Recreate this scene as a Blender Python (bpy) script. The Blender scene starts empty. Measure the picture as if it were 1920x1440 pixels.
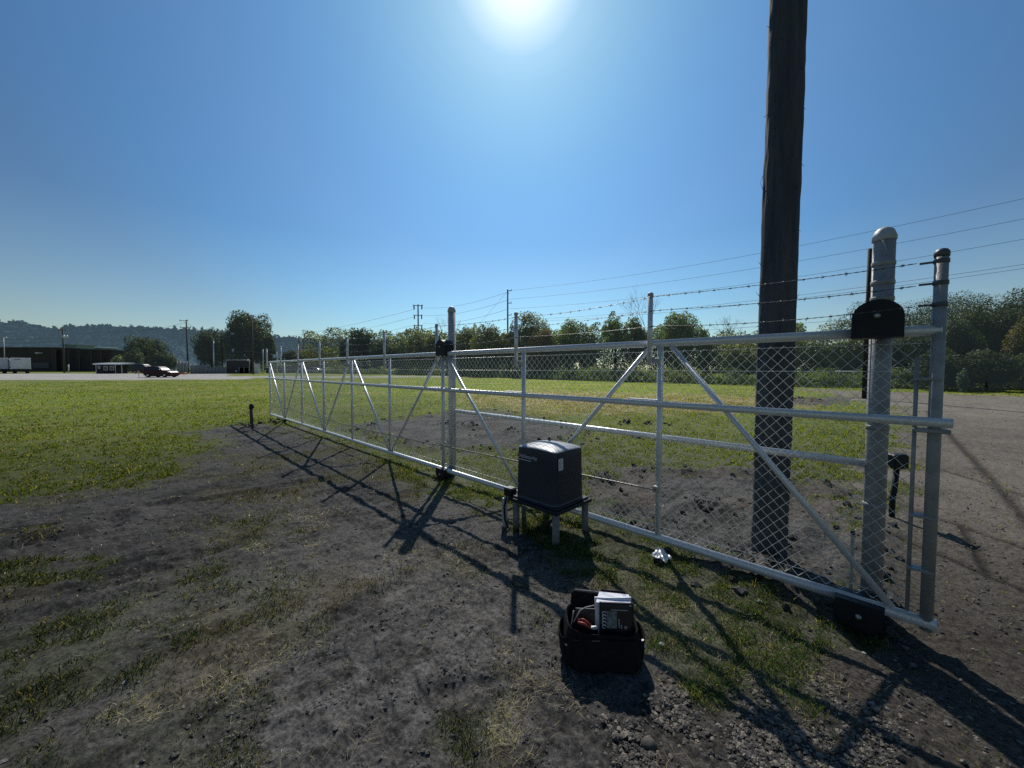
import bpy, math, random
import numpy as np
from mathutils import Vector, noise as mnoise
random.seed(7)
rng = np.random.default_rng(11)
sc = bpy.context.scene
col = sc.collection
R = math.radians

# ------------------------------------------------------------------ camera
F_PX, PITCH, CAM_H = 722.0, 0.03913, 1.723          # focal length for a 1920 px wide frame
cam_d = bpy.data.cameras.new('camera'); cam = bpy.data.objects.new('camera', cam_d); col.objects.link(cam)
cam.location = (0, 0, CAM_H); cam.rotation_euler = (math.pi/2 - PITCH, 0, 0)
cam_d.sensor_width = 36; cam_d.lens = F_PX/1920*36; cam_d.clip_start = .05; cam_d.clip_end = 9000
sc.camera = cam
cP, sP = math.cos(PITCH), math.sin(PITCH)

def ray(px, py):
    a = (px-960)/F_PX; b = (720-py)/F_PX
    return (a, cP + b*sP, -sP + b*cP)
def gp(px, py, z=0.0):
    d = ray(px, py); t = (z-CAM_H)/d[2]
    return (d[0]*t, d[1]*t, z)
def dp(px, py, Y):
    d = ray(px, py); t = Y/d[1]
    return (d[0]*t, Y, CAM_H + d[2]*t)
def sstep(t):
    t = np.clip(t, 0, 1); return t*t*(3-2*t)
def terr(x, y):
    r = np.hypot(x, y)
    return .62*sstep((r-45)/70.) + .0*x
def gt(px, py):
    z = 0.0
    for _ in range(12):
        p = gp(px, py, min(z, 1.2)); z = float(terr(p[0], p[1]))
    return (p[0], p[1], z)
def gY(px, Y):                                       # a point standing on the ground in column px at distance Y
    x = dp(px, 700, Y)[0]
    return (x, Y, float(terr(x, Y)))

# ------------------------------------------------------------------ noise in numpy
def _hash(ix, iy, s):
    h = (ix.astype(np.int64)*374761393 + iy.astype(np.int64)*668265263 + s*1442695041) & 0xFFFFFFFF
    h = ((h ^ (h >> 13))*1274126177) & 0xFFFFFFFF
    return ((h ^ (h >> 16)) & 0xFFFFFF)/float(0xFFFFFF)
def vnoise(x, y, s=0):
    ix = np.floor(x); iy = np.floor(y); fx = x-ix; fy = y-iy
    fx = fx*fx*fx*(fx*(fx*6-15)+10); fy = fy*fy*fy*(fy*(fy*6-15)+10)
    a = _hash(ix, iy, s); b = _hash(ix+1, iy, s); c = _hash(ix, iy+1, s); d = _hash(ix+1, iy+1, s)
    return (a*(1-fx)+b*fx)*(1-fy) + (c*(1-fx)+d*fx)*fy
def fbm(x, y, s=0, o=4, g=.5):
    t = 0*x; a = 1.; n = 0.
    for k in range(o):
        c, q = math.cos(.7*k+.3), math.sin(.7*k+.3)
        t = t + a*vnoise((c*x-q*y)*2**k, (q*x+c*y)*2**k, s+k*17); n += a; a *= g
    return t/n

# ------------------------------------------------------------------ tagging
def tag(o, label=None, cat=None, group=None, kind=None):
    if label: o['label'] = label
    if cat: o['category'] = cat
    if group: o['group'] = group
    if kind: o['kind'] = kind
    return o
def thing(name, label, cat, loc=(0, 0, 0), group=None):
    o = bpy.data.objects.new(name, None); col.objects.link(o); o.location = loc
    o.empty_display_size = .1
    return tag(o, label, cat, group)
def wloc(o):
    v = Vector((0, 0, 0))
    while o is not None:
        v += o.location; o = o.parent
    return v
def link_mesh(name, me, mat, parent=None, loc=None):
    o = bpy.data.objects.new(name, me); col.objects.link(o)
    if mat: me.materials.append(mat)
    if parent is not None: o.parent = parent
    if loc is not None: o.location = loc
    return o

class MB:
    def __init__(s): s.v = []; s.f = []; s.sm = []
    def add(s, v, f, sm=False):
        b = len(s.v); s.v += [tuple(p) for p in v]; s.f += [tuple(b+i for i in q) for q in f]; s.sm += [sm]*len(f); return s
    def box(s, c, size, ux=(1, 0, 0), uy=(0, 1, 0), uz=(0, 0, 1), bev=0.0):
        c = Vector(c); X, Y, Z = Vector(ux)*size[0]/2, Vector(uy)*size[1]/2, Vector(uz)*size[2]/2
        if bev <= 0:
            v = [c+X*a+Y*b+Z*d for d in (-1, 1) for b in (-1, 1) for a in (-1, 1)]
            s.add(v, [(0, 2, 3, 1), (4, 5, 7, 6), (0, 1, 5, 4), (2, 6, 7, 3), (0, 4, 6, 2), (1, 3, 7, 5)]); return s
        hx, hy, hz = size[0]/2, size[1]/2, size[2]/2
        b_ = min(bev, hx*.9, hy*.9, hz*.9)
        secs = [(-hz, b_), (-hz+b_, 0), (hz-b_, 0), (hz, b_)]
        ux, uy, uz = Vector(ux), Vector(uy), Vector(uz); v = []
        for z, i in secs:
            for a, b2 in ((-hx+i+0, -hy+i+b_), (-hx+i+b_, -hy+i), (hx-i-b_, -hy+i), (hx-i, -hy+i+b_), (hx-i, hy-i-b_), (hx-i-b_, hy-i), (-hx+i+b_, hy-i), (-hx+i, hy-i-b_)):
                v.append(c+ux*a+uy*b2+uz*z)
        f = [tuple(range(7, -1, -1)), tuple(range(24, 32))]
        for k in range(3):
            for j in range(8): f.append((k*8+j, k*8+(j+1) % 8, (k+1)*8+(j+1) % 8, (k+1)*8+j))
        s.add(v, f); return s
    def tube(s, a, b, r, r2=None, n=10, cap=True, sm=True):
        return s.path([a, b], [r, r if r2 is None else r2], n, cap, sm)
    def path(s, pts, rad, n=8, cap=True, sm=True):
        pts = [Vector(p) for p in pts]
        if not isinstance(rad, (list, tuple)): rad = [rad]*len(pts)
        ref = None; rings = []
        for i, p in enumerate(pts):
            t = (pts[min(i+1, len(pts)-1)]-pts[max(i-1, 0)]).normalized()
            if ref is None:
                ref = Vector((0, 0, 1)) if abs(t.z) < .9 else Vector((1, 0, 0))
            x = (ref - t*ref.dot(t)).normalized(); y = t.cross(x); ref = x
            rings.append([p+(x*math.cos(2*math.pi*k/n)+y*math.sin(2*math.pi*k/n))*rad[i] for k in range(n)])
        v = [q for g in rings for q in g]; f = []
        for i in range(len(pts)-1):
            for k in range(n): f.append((i*n+k, i*n+(k+1) % n, (i+1)*n+(k+1) % n, (i+1)*n+k))
        s.add(v, f, sm)
        if cap:
            b = len(s.v)-len(v)
            s.f.append(tuple(b+k for k in range(n-1, -1, -1))); s.sm.append(False)
            s.f.append(tuple(b+(len(pts)-1)*n+k for k in range(n))); s.sm.append(False)
        return s
    def lathe(s, c, prof, n=20, axis=(0, 0, 1), sm=True):
        c = Vector(c); t = Vector(axis).normalized()
        x = (Vector((1, 0, 0)) if abs(t.x) < .8 else Vector((0, 1, 0))); x = (x-t*x.dot(t)).normalized(); y = t.cross(x)
        v = []; f = []
        for r, z in prof:
            for k in range(n):
                a = 2*math.pi*k/n; v.append(c+t*z+(x*math.cos(a)+y*math.sin(a))*max(r, 1e-4))
        for i in range(len(prof)-1):
            for k in range(n): f.append((i*n+k, i*n+(k+1) % n, (i+1)*n+(k+1) % n, (i+1)*n+k))
        s.add(v, f, sm); b = len(s.v)-len(v)
        s.f.append(tuple(b+k for k in range(n-1, -1, -1))); s.sm.append(False)
        s.f.append(tuple(b+(len(prof)-1)*n+k for k in range(n))); s.sm.append(False)
        return s
    def prism(s, poly, c, ux, uy, un, d0, d1):
        """poly in the (ux, uy) plane, extruded along un from d0 to d1"""
        c, ux, uy, un = Vector(c), Vector(ux), Vector(uy), Vector(un); n = len(poly)
        v = [c+ux*a+uy*b+un*d0 for a, b in poly]+[c+ux*a+uy*b+un*d1 for a, b in poly]
        f = [tuple(range(n)), tuple(range(2*n-1, n-1, -1))]+[(k, n+k, n+(k+1) % n, (k+1) % n) for k in range(n)]
        return s.add(v, f)
    def build(s, name, mat, parent=None, base=None):
        off = wloc(parent) if parent is not None else Vector(base if base is not None else (0, 0, 0))
        me = bpy.data.meshes.new(name)
        me.from_pydata([(p[0]-off.x, p[1]-off.y, p[2]-off.z) for p in s.v], [], s.f); me.update()
        me.polygons.foreach_set('use_smooth', s.sm)
        import bmesh
        bm = bmesh.new(); bm.from_mesh(me); bmesh.ops.recalc_face_normals(bm, faces=bm.faces); bm.to_mesh(me); bm.free()
        o = link_mesh(name, me, mat, parent)
        if parent is None: o.location = off
        return o

def np_mesh(name, V, Fq, mat, parent=None, base=(0, 0, 0), colr=None, smooth=False, per='POINT'):
    """V (n,3), Fq (m,k) arrays -> mesh object"""
    me = bpy.data.meshes.new(name); V = np.asarray(V, dtype=np.float32)
    off = wloc(parent) if parent is not None else Vector(base)
    V = V-np.array([off.x, off.y, off.z], dtype=np.float32)
    m, k = Fq.shape
    me.vertices.add(len(V)); me.vertices.foreach_set('co', V.ravel())
    me.loops.add(m*k); me.loops.foreach_set('vertex_index', Fq.astype(np.int32).ravel())
    me.polygons.add(m); me.polygons.foreach_set('loop_start', np.arange(0, m*k, k, dtype=np.int32))
    me.polygons.foreach_set('use_smooth', np.full(m, smooth))
    me.update(calc_edges=True)
    if colr is not None:
        at = me.color_attributes.new('Col', 'FLOAT_COLOR', 'POINT')
        c4 = np.ones((len(V), 4), dtype=np.float32); c4[:, :3] = colr
        at.data.foreach_set('color', c4.ravel())
    o = link_mesh(name, me, mat, parent)
    if parent is None: o.location = off
    return o

# ------------------------------------------------------------------ materials
def mat(name, c, rough=.6, metal=0., c2=None, scale=8., bump=0., bscale=40., spec=.4, stretch=None, contrast=(.35, .65)):
    m = bpy.data.materials.new(name); m.use_nodes = True; nt = m.node_tree; b = nt.nodes['Principled BSDF']
    b.inputs['Roughness'].default_value = rough; b.inputs['Metallic'].default_value = metal
    b.inputs['Specular IOR Level'].default_value = spec
    b.inputs['Base Color'].default_value = (*c, 1)
    tc = nt.nodes.new('ShaderNodeTexCoord'); vec = tc.outputs['Object']
    if stretch:
        mp = nt.nodes.new('ShaderNodeMapping'); mp.inputs['Scale'].default_value = stretch
        nt.links.new(vec, mp.inputs['Vector']); vec = mp.outputs['Vector']
    if c2:
        n = nt.nodes.new('ShaderNodeTexNoise'); n.inputs['Scale'].default_value = scale; n.inputs['Detail'].default_value = 6; n.inputs['Roughness'].default_value = .65
        r = nt.nodes.new('ShaderNodeValToRGB'); r.color_ramp.elements[0].color = (*c, 1); r.color_ramp.elements[1].color = (*c2, 1)
        r.color_ramp.elements[0].position = contrast[0]; r.color_ramp.elements[1].position = contrast[1]
        nt.links.new(vec, n.inputs['Vector']); nt.links.new(n.outputs['Fac'], r.inputs['Fac']); nt.links.new(r.outputs['Color'], b.inputs['Base Color'])
    if bump:
        n = nt.nodes.new('ShaderNodeTexNoise'); n.inputs['Scale'].default_value = bscale; n.inputs['Detail'].default_value = 5
        bp = nt.nodes.new('ShaderNodeBump'); bp.inputs['Strength'].default_value = bump; bp.inputs['Distance'].default_value = .01
        nt.links.new(vec, n.inputs['Vector']); nt.links.new(n.outputs['Fac'], bp.inputs['Height']); nt.links.new(bp.outputs['Normal'], b.inputs['Normal'])
    return m
def leafmat(name, transl=.35, rough=.6, gain=1., sc_=9., spec=.3):
    """reads the colour attribute; part of the light passes through the leaf"""
    m = bpy.data.materials.new(name); m.use_nodes = True; nt = m.node_tree; b = nt.nodes['Principled BSDF']
    at = nt.nodes.new('ShaderNodeVertexColor'); at.layer_name = 'Col'
    b.inputs['Roughness'].default_value = rough; b.inputs['Specular IOR Level'].default_value = spec
    nt.links.new(at.outputs['Color'], b.inputs['Base Color'])
    if transl > 0:
        tr = nt.nodes.new('ShaderNodeBsdfTranslucent'); mx = nt.nodes.new('ShaderNodeMixShader'); mx.inputs[0].default_value = transl
        g = nt.nodes.new('ShaderNodeMixRGB'); g.blend_type = 'MULTIPLY'; g.inputs[0].default_value = 1; g.inputs[2].default_value = (1.5*gain, 1.5*gain, .7*gain, 1)
        nt.links.new(at.outputs['Color'], g.inputs[1]); nt.links.new(g.outputs[0], tr.inputs['Color'])
        nt.links.new(b.outputs[0], mx.inputs[1]); nt.links.new(tr.outputs[0], mx.inputs[2]); nt.links.new(mx.outputs[0], nt.nodes['Material Output'].inputs['Surface'])
    return m
def pale_top(m, c):  # blends to a paler colour on upward-facing surfaces
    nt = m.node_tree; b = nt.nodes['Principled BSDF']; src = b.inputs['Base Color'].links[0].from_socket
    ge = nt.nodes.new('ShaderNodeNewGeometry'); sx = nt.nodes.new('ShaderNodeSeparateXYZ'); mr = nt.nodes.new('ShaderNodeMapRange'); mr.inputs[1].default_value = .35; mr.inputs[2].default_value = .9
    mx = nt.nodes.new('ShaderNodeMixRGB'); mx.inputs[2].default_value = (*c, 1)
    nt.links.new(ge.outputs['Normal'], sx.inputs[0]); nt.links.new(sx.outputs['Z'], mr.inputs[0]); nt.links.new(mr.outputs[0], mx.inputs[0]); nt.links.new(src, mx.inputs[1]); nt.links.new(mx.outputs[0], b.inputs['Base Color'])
def haze_glow(m, c):  # even emission imitating airlight and veiling glare
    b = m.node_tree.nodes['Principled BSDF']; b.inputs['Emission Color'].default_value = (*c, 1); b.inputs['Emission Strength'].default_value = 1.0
GALV = mat('galvanised_steel', (.62, .64, .66), .38, .35, (.80, .81, .82), 60, .15, 120)
GALV_DULL = mat('dull_galvanised_steel', (.36, .37, .37), .52, .2, (.50, .51, .51), 14, .2, 90)
GALV_DARK = mat('darkened_galvanised', (.21, .215, .215), .55, .15, (.37, .37, .37), 9, .25, 70, contrast=(.3, .7))  # darker steel: corner vignette painted into the near gate end parts
WIRE = mat('mesh_wire', (.66, .69, .66), .45, .25)
BARB = mat('barbed_wire_steel', (.16, .16, .16), .5, .6)
BLACK = mat('black_plastic', (.010, .012, .016), .5, 0, (.017, .019, .024), 5, .12, 200, spec=.25)
COVER = mat('charcoal_plastic', (.014, .023, .038), .42, 0, (.020, .030, .048), 4, .05, 260, spec=.4)
CAPM = mat('grey_cap', (.10, .105, .11), .5, .4)
BOLT = mat('bolt_steel', (.5, .48, .44), .4, .8)
FABRIC = mat('black_fabric', (.008, .009, .011), .9, 0, (.016, .017, .02), 30, .4, 300, spec=.15)
PAPER = mat('paper', (.72, .73, .80), .8)
RED = mat('red_plastic', (.28, .04, .03), .5)
STICKER = mat('sticker_white', (.62, .64, .66), .5)
INK = mat('ink_grey', (.12, .12, .14), .7)
LOGO = mat('logo_grey', (.55, .58, .62), .6)
WHITE = mat('white_paint', (.70, .72, .74), .5, 0, (.55, .57, .6), 1.5)
DGREY = mat('dark_grey_paint', (.035, .037, .042), .6, 0, (.05, .05, .055), 2)
BROWNW = mat('weathered_pole_wood', (.07, .06, .05), .9, 0, (.12, .10, .085), 3, .3, 20, stretch=(4, 4, .4))
CONC = mat('pale_concrete', (.32, .32, .32), .85, 0, (.42, .42, .41), 3)
ROOFM = mat('pale_roof', (.70, .74, .78), .5)
GLASS = mat('dark_glass', (.02, .025, .03), .08, 0, spec=.8)
RUBBER = mat('rubber', (.012, .012, .013), .8)
BRICK = mat('dark_cladding', (.042, .040, .042), .85, 0, (.07, .060, .056), .6, stretch=(1, 1, .3))
CABLE = mat('overhead_cable', (.04, .042, .05), .6)
FOIL = mat('foil', (.78, .79, .82), .42, .4)

# ------------------------------------------------------------------ sky and sun
SUN_EL, SUN_AZ = R(45.2), R(1.0)                       # azimuth clockwise from +Y
S = Vector((math.sin(SUN_AZ)*math.cos(SUN_EL), math.cos(SUN_AZ)*math.cos(SUN_EL), math.sin(SUN_EL)))
w = bpy.data.worlds.new('World'); sc.world = w; w.use_nodes = True; nt = w.node_tree
bg = nt.nodes['Background']
sky = nt.nodes.new('ShaderNodeTexSky'); sky.sky_type = 'NISHITA'; sky.sun_disc = False
sky.sun_elevation = SUN_EL; sky.sun_rotation = SUN_AZ
sky.air_density = 1.0; sky.dust_density = .7; sky.ozone_density = 2.2; sky.altitude = 100
tc = nt.nodes.new('ShaderNodeTexCoord')
dot = nt.nodes.new('ShaderNodeVectorMath'); dot.operation = 'DOT_PRODUCT'; dot.inputs[1].default_value = S
nrm = nt.nodes.new('ShaderNodeVectorMath'); nrm.operation = 'NORMALIZE'
nt.links.new(tc.outputs['Generated'], nrm.inputs[0]); nt.links.new(nrm.outputs[0], dot.inputs[0])
ramp = nt.nodes.new('ShaderNodeValToRGB'); cr = ramp.color_ramp; cr.interpolation = 'LINEAR'
stops = [(0.0, (.50, .60, .66)), (.45, (.52, .66, .72)), (.64, (.50, .71, .84)), (.74, (.50, .83, 1.03)), (.85, (.58, .95, 1.18)), (.92, (.53, .98, 1.26)), (.965, (.50, .95, 1.20)), (.985, (.50, .90, 1.10)), (.994, (.56, .92, 1.10)), (1.0, (1.2, 1.4, 1.4))]
cr.elements[0].position = stops[0][0]; cr.elements[0].color = (*stops[0][1], 1)
cr.elements[1].position = stops[-1][0]; cr.elements[1].color = (*stops[-1][1], 1)
for p_, c_ in stops[1:-1]:
    e = cr.elements.new(p_); e.color = (*c_, 1)
mul = nt.nodes.new('ShaderNodeMixRGB'); mul.blend_type = 'MULTIPLY'; mul.inputs[0].default_value = 1
nt.links.new(dot.outputs['Value'], ramp.inputs['Fac'])
nt.links.new(sky.outputs[0], mul.inputs[1]); nt.links.new(ramp.outputs[0], mul.inputs[2])
sxyz = nt.nodes.new('ShaderNodeSeparateXYZ'); hr = nt.nodes.new('ShaderNodeValToRGB'); mul2 = nt.nodes.new('ShaderNodeMixRGB'); mul2.blend_type = 'MULTIPLY'; mul2.inputs[0].default_value = 1
hr.color_ramp.elements[0].color = (1.70, 1.40, 1.16, 1); hr.color_ramp.elements[1].color = (1, 1, 1, 1); hr.color_ramp.elements[1].position = .30
nt.links.new(nrm.outputs[0], sxyz.inputs[0]); nt.links.new(sxyz.outputs['Z'], hr.inputs[0]); nt.links.new(mul.outputs[0], mul2.inputs[1]); nt.links.new(hr.outputs[0], mul2.inputs[2])
nt.links.new(mul2.outputs[0], bg.inputs['Color'])
bg.inputs['Strength'].default_value = .085
sl = bpy.data.lights.new('sun', 'SUN'); sl.energy = 4.0; sl.angle = R(.53); sl.color = (1, .95, .86)
so = bpy.data.objects.new('sun', sl); col.objects.link(so); so.rotation_euler = S.to_track_quat('Z', 'Y').to_euler()
sc.view_settings.view_transform = 'Standard'; sc.view_settings.look = 'None'; sc.view_settings.exposure = 0; sc.view_settings.gamma = 1
try:
    sc.cycles.use_denoising = False; sc.cycles.max_bounces = 6; sc.cycles.transparent_max_bounces = 6
except Exception: pass

# ------------------------------------------------------------------ ground regions (traced once, kept in metres)
def poly(pts): return np.array([gt(*p)[:2] for p in pts])
def sdist(P, x, y):
    """signed distance, positive inside"""
    n = len(P); d = np.full(x.shape, 1e9); ins = np.zeros(x.shape, bool)
    for i in range(n):
        ax, ay = P[i]; bx, by = P[(i+1) % n]
        ex, ey = bx-ax, by-ay; t = np.clip(((x-ax)*ex+(y-ay)*ey)/(ex*ex+ey*ey+1e-12), 0, 1)
        d = np.minimum(d, np.hypot(x-ax-t*ex, y-ay-t*ey))
        c = ((ay > y) != (by > y)) & (x < (bx-ax)*(y-ay)/(by-ay+1e-12)+ax); ins ^= c
    return np.where(ins, d, -d)
def ldist(P, x, y):
    d = np.full(x.shape, 1e9)
    for i in range(len(P)-1):
        ax, ay = P[i]; bx, by = P[i+1]; ex, ey = bx-ax, by-ay
        t = np.clip(((x-ax)*ex+(y-ay)*ey)/(ex*ex+ey*ey+1e-12), 0, 1)
        d = np.minimum(d, np.hypot(x-ax-t*ex, y-ay-t*ey))
    return d
def soft(P, x, y, wd, nz, na):
    r = np.hypot(x, y)
    return sstep(.5+(sdist(P, x, y)+(nz-.5)*na*(.35+.14*r))/(wd*(.2+.12*r)))

# near-side bare earth in front of the gate
DIRT = poly([(-400, 1010), (-60, 948), (150, 925), (260, 912), (330, 895), (365, 862), (415, 833), (330, 812), (420, 800), (505, 792), (560, 800), (620, 822), (690, 862), (745, 892), (800, 915), (860, 935), (940, 960),
             (1010, 1010), (1110, 1110), (1200, 1180), (1300, 1300), (1420, 1430), (1500, 1700), (960, 2600), (-900, 2200)])
LAWN1 = poly([(-200, 1080), (60, 1055), (175, 1068), (160, 1085), (60, 1110), (-200, 1150)])        # green islands in the earth
RUT = poly([(-300, 1062), (0, 1025), (130, 1000), (200, 985), (215, 970)])
TUFT = [(poly([(-300, 1250), (60, 1160), (260, 1110), (330, 1150), (300, 1230), (180, 1310), (-300, 1500)]), .62),
        (poly([(380, 975), (470, 955), (560, 975), (500, 1020), (400, 1010)]), .5),
        (poly([(150, 1180), (420, 1040), (620, 1060), (600, 1180), (420, 1240), (200, 1300)]), .42),
        (poly([(-300, 1400), (200, 1330), (420, 1380), (450, 1500), (-100, 1900)]), .40),
        (poly([(230, 1330), (480, 1220), (520, 1300), (380, 1440), (100, 1600)]), .30),
        (poly([(850, 1390), (900, 1370), (930, 1400), (900, 1500), (830, 1500)]), .55),
        (poly([(960, 1120), (1030, 1110), (1075, 1150), (1010, 1175)]), .35),
        (poly([(740, 875), (800, 870), (960, 905), (1000, 960), (880, 945), (790, 910)]), .95),
        (poly([(1080, 965), (1180, 985), (1260, 1010), (1330, 1060), (1360, 1100), (1300, 1140), (1250, 1160), (1150, 1100), (1110, 1050)]), .72),
        (poly([(1180, 1100), (1330, 1130), (1420, 1200), (1470, 1260), (1370, 1280), (1260, 1230)]), .16)]
STRAW = [poly([(1150, 1080), (1300, 1080), (1400, 1200), (1280, 1250), (1160, 1180)]), poly([(900, 1380), (960, 1230), (1000, 1300), (960, 1400)]), poly([(330, 1180), (450, 1170), (560, 1200), (500, 1260), (360, 1230)]), poly([(200, 1330), (420, 1250), (480, 1300), (350, 1440), (150, 1560)]),
         poly([(480, 960), (590, 950), (640, 975), (560, 1050), (480, 1020)]), poly([(1310, 1190), (1420, 1180), (1530, 1260), (1500, 1310), (1380, 1290)]),
         poly([(690, 1000), (800, 1010), (950, 1060), (880, 1080), (720, 1050)]), poly([(1220, 1215), (1320, 1210), (1450, 1330), (1340, 1330)])]
# bare patches on the far side
BARE = [poly([(850, 772), (920, 768), (1060, 792), (1100, 815), (1060, 840), (900, 845), (800, 848), (640, 800), (700, 790)]),
        poly([(1095, 905), (1160, 885), (1250, 880), (1330, 882), (1420, 880), (1560, 910), (1660, 1000), (1640, 1150), (1560, 1150), (1300, 1050), (1160, 975), (1100, 945)]),
        poly([(1465, 748), (1560, 742), (1640, 745), (1600, 760), (1480, 762)])]
GRAVEL = poly([(1500, 728), (1600, 733), (1770, 738), (2100, 752), (2600, 800), (6000, 1400), (3000, 2600), (1560, 2600), (1180, 1460), (1230, 1330), (1330, 1290), (1460, 1270), (1560, 1180), (1640, 1140), (1655, 1000), (1665, 880), (1672, 800), (1660, 760), (1560, 738)])
STONES = poly([(1210, 1330), (1330, 1300), (1480, 1290), (1640, 1360), (1800, 1500), (1700, 1900), (1300, 1900), (1190, 1440)])
ROADL = poly([(-900, 714), (480, 711.5), (480, 708), (900, 707), (900, 704.8), (440, 704.5), (430, 700.6), (-900, 700)])
DARK_LINES = [poly([(1740, 770), (1775, 805), (1850, 885), (1925, 970), (2000, 1060)]), poly([(1640, 925), (1720, 958), (1800, 985), (1930, 1030)]),  # straight darkened, slightly sunken lines across the gravel
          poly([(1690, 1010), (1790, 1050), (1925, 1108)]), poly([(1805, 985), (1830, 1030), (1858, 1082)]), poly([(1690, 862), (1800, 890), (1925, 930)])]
DRYB = poly([(860, 735), (1000, 732), (1500, 746), (1500, 762), (1250, 775), (1000, 775), (900, 760)])
PILES = [(gp(472, 803), .22, .06), (gp(520, 794), .26, .12), (gp(1120, 905), .2, .05), (gp(1330, 950), .25, .07), (gp(1420, 1070), .3, .06), (gp(1170, 795), .2, .12), (gp(1215, 797), .14, .09), (gp(1250, 798), .12, .08), (gp(1195, 822), .12, .09),
         (gp(1490, 752), .5, .16), (gp(1525, 753), .5, .18), (gp(880, 800), .25, .1), (gp(960, 812), .3, .1), (gp(840, 795), .2, .1), (gp(700, 800), .2, .08), (gp(1040, 830), .25, .09)]
FEET = [((560, 1080), .5), ((570, 1150), .1), ((720, 1075), .3), ((680, 1215), .5), ((580, 1255), -.7), ((820, 1180), .1), ((900, 1220), -.2), ((760, 1300), .3), ((640, 1310), .4), ((520, 1390), -.4), ((950, 1360), 0)]
FEETP = [(gp(*p), a) for p, a in FEET]

RUTS = [poly(p) for p in ([(0, 1125), (160, 1100), (330, 1060), (470, 1010)], [(0, 1180), (200, 1140), (420, 1075)], [(60, 1260), (330, 1160), (560, 1080)], [(200, 1440), (420, 1290), (620, 1170), (760, 1090)], [(240, 1440), (500, 1280), (700, 1170)], [(640, 1440), (760, 1330), (900, 1280)], [(100, 985), (250, 950), (420, 930), (600, 900)])]
def masks(x, y):
    r = np.hypot(x, y)
    n1 = fbm(x*1.3, y*1.3, 3, 4); n2 = fbm(x*5, y*5, 9, 4); n3 = fbm(x*.35, y*.35, 21, 3)
    dirt = soft(DIRT, x, y, .5, n1*.5+n2*.5, 1.1)
    G = 1-dirt
    for P in [LAWN1]: G = np.maximum(G, soft(P, x, y, .35, n2, .8)*.95)
    for P, k in TUFT: G = np.maximum(G, soft(P, x, y, .9, n2, 1.2)*k)
    G = np.maximum(G, dirt*np.clip((n1-.50)*2.0, 0, .32)*sstep((3.5-x)/2))
    for P in BARE: G = G*(1-soft(P, x, y, .6, n2, 1.3)*.96)
    gr = soft(GRAVEL, x, y, .6, n1, 1.0)
    G = G*(1-gr*np.where(r > 12, .97, .9))
    rd = sstep((sdist(ROADL, x, y)+(n3-.5)*3)/(1.5))
    G = G*(1-rd)
    G = G*(1-np.exp(-(ldist(RUT, x, y)/.10)**2)*.8)
    st = 0*x
    for P in STRAW: st = np.maximum(st, soft(P, x, y, 1.0, n2, 1.0))
    st = np.maximum(st, .10*dirt)
    stones = soft(STONES, x, y, .8, n2, 1.0)
    tr = 0*x
    for k, P in enumerate(DARK_LINES): tr = np.maximum(tr, np.exp(-(ldist(P, x, y)/(.035 if k else .05)/(1+.03*r))**2))
    return dict(r=r, n1=n1, n2=n2, n3=n3, dirt=dirt, G=np.clip(G, 0, 1), gr=gr, rd=rd, st=st, stones=stones, tr=tr)

def g_xy(s_, n_): return (2.61314751-math.cos(.787510551)*s_-math.sin(.787510551)*n_, 2.348888+math.sin(.787510551)*s_-math.cos(.787510551)*n_)
def height(x, y, M=None):
    M = M or masks(x, y); r = M['r']
    near = 1/(1+(r/22.)**2)
    h = terr(x, y) + (fbm(x*.25, y*.25, 5, 2)-.5)*.05*near
    bare = np.clip(1-M['G'], 0, 1)
    clod = fbm(x*7, y*7, 31, 5, .62)
    rid = 1-np.abs(2*fbm(x*3.2, y*3.2, 41, 4, .55)-1)
    h = h + near*bare*((clod-.5)*.046 + (rid-.75)*.034)*(1-M['gr']*.7)
    h = h + near*bare*np.maximum(fbm(x*26, y*26, 61, 3, .7)-.52, 0)*.030
    h = h + near*M['G']*((fbm(x*11, y*11, 51, 3)-.5)*.035)
    h = h + near*M['gr']*(fbm(x*30, y*30, 71, 2)-.5)*.012
    h = h - np.exp(-(ldist(RUT, x, y)/.13)**2)*.07 + np.exp(-((ldist(RUT, x, y)-.25)/.10)**2)*.03
    cdep = g_xy(.33, .12); h = h-.07*np.exp(-(((x-cdep[0])**2+(y-cdep[1])**2)/.30**2))
    wob = (fbm(x*1.5, y*1.5, 203, 3)-.5)*.25
    for P in RUTS:
        dl = ldist(P, x, y)+wob; h = h+bare*(-.035*np.exp(-(dl/.07)**2)+.022*np.exp(-((dl-.16)/.07)**2))*np.clip(2*M['n1']-.3, 0, 1)
    for (c, rad, hh) in PILES:
        d = np.hypot(x-c[0], (y-c[1]))/rad
        h = h + hh*np.exp(-d*d)*(.35+1.3*clod)
    for P in BARE[:2]:
        s_ = sdist(P, x, y); h = h + np.exp(-((s_-.15)/.22)**2)*.07*fbm(x*2.5, y*2.5, 77, 3)*2*near
    for c, a in FEETP:
        dx = x-c[0]; dy = y-c[1]; u = dx*math.cos(a)+dy*math.sin(a); v = -dx*math.sin(a)+dy*math.cos(a)
        e = np.sqrt((u/.065)**2+(v/.155)**2); q = sstep((1.25-e)/.35)
        h = h*(1-q*.7) + q*.7*(-.008+.0015*np.sin(v*150+3*np.sin(u*40))+(clod-.5)*.02) + .005*np.exp(-((e-1.35)/.2)**2)
    return h

def srgb(r, g, b):
    f = lambda v: (v/255/12.92 if v/255 <= .04045 else ((v/255+.055)/1.055)**2.4)
    return np.array([f(r), f(g), f(b)])
def mixc(a, b, t): return a*(1-t[:, None])+b*t[:, None]

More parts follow.
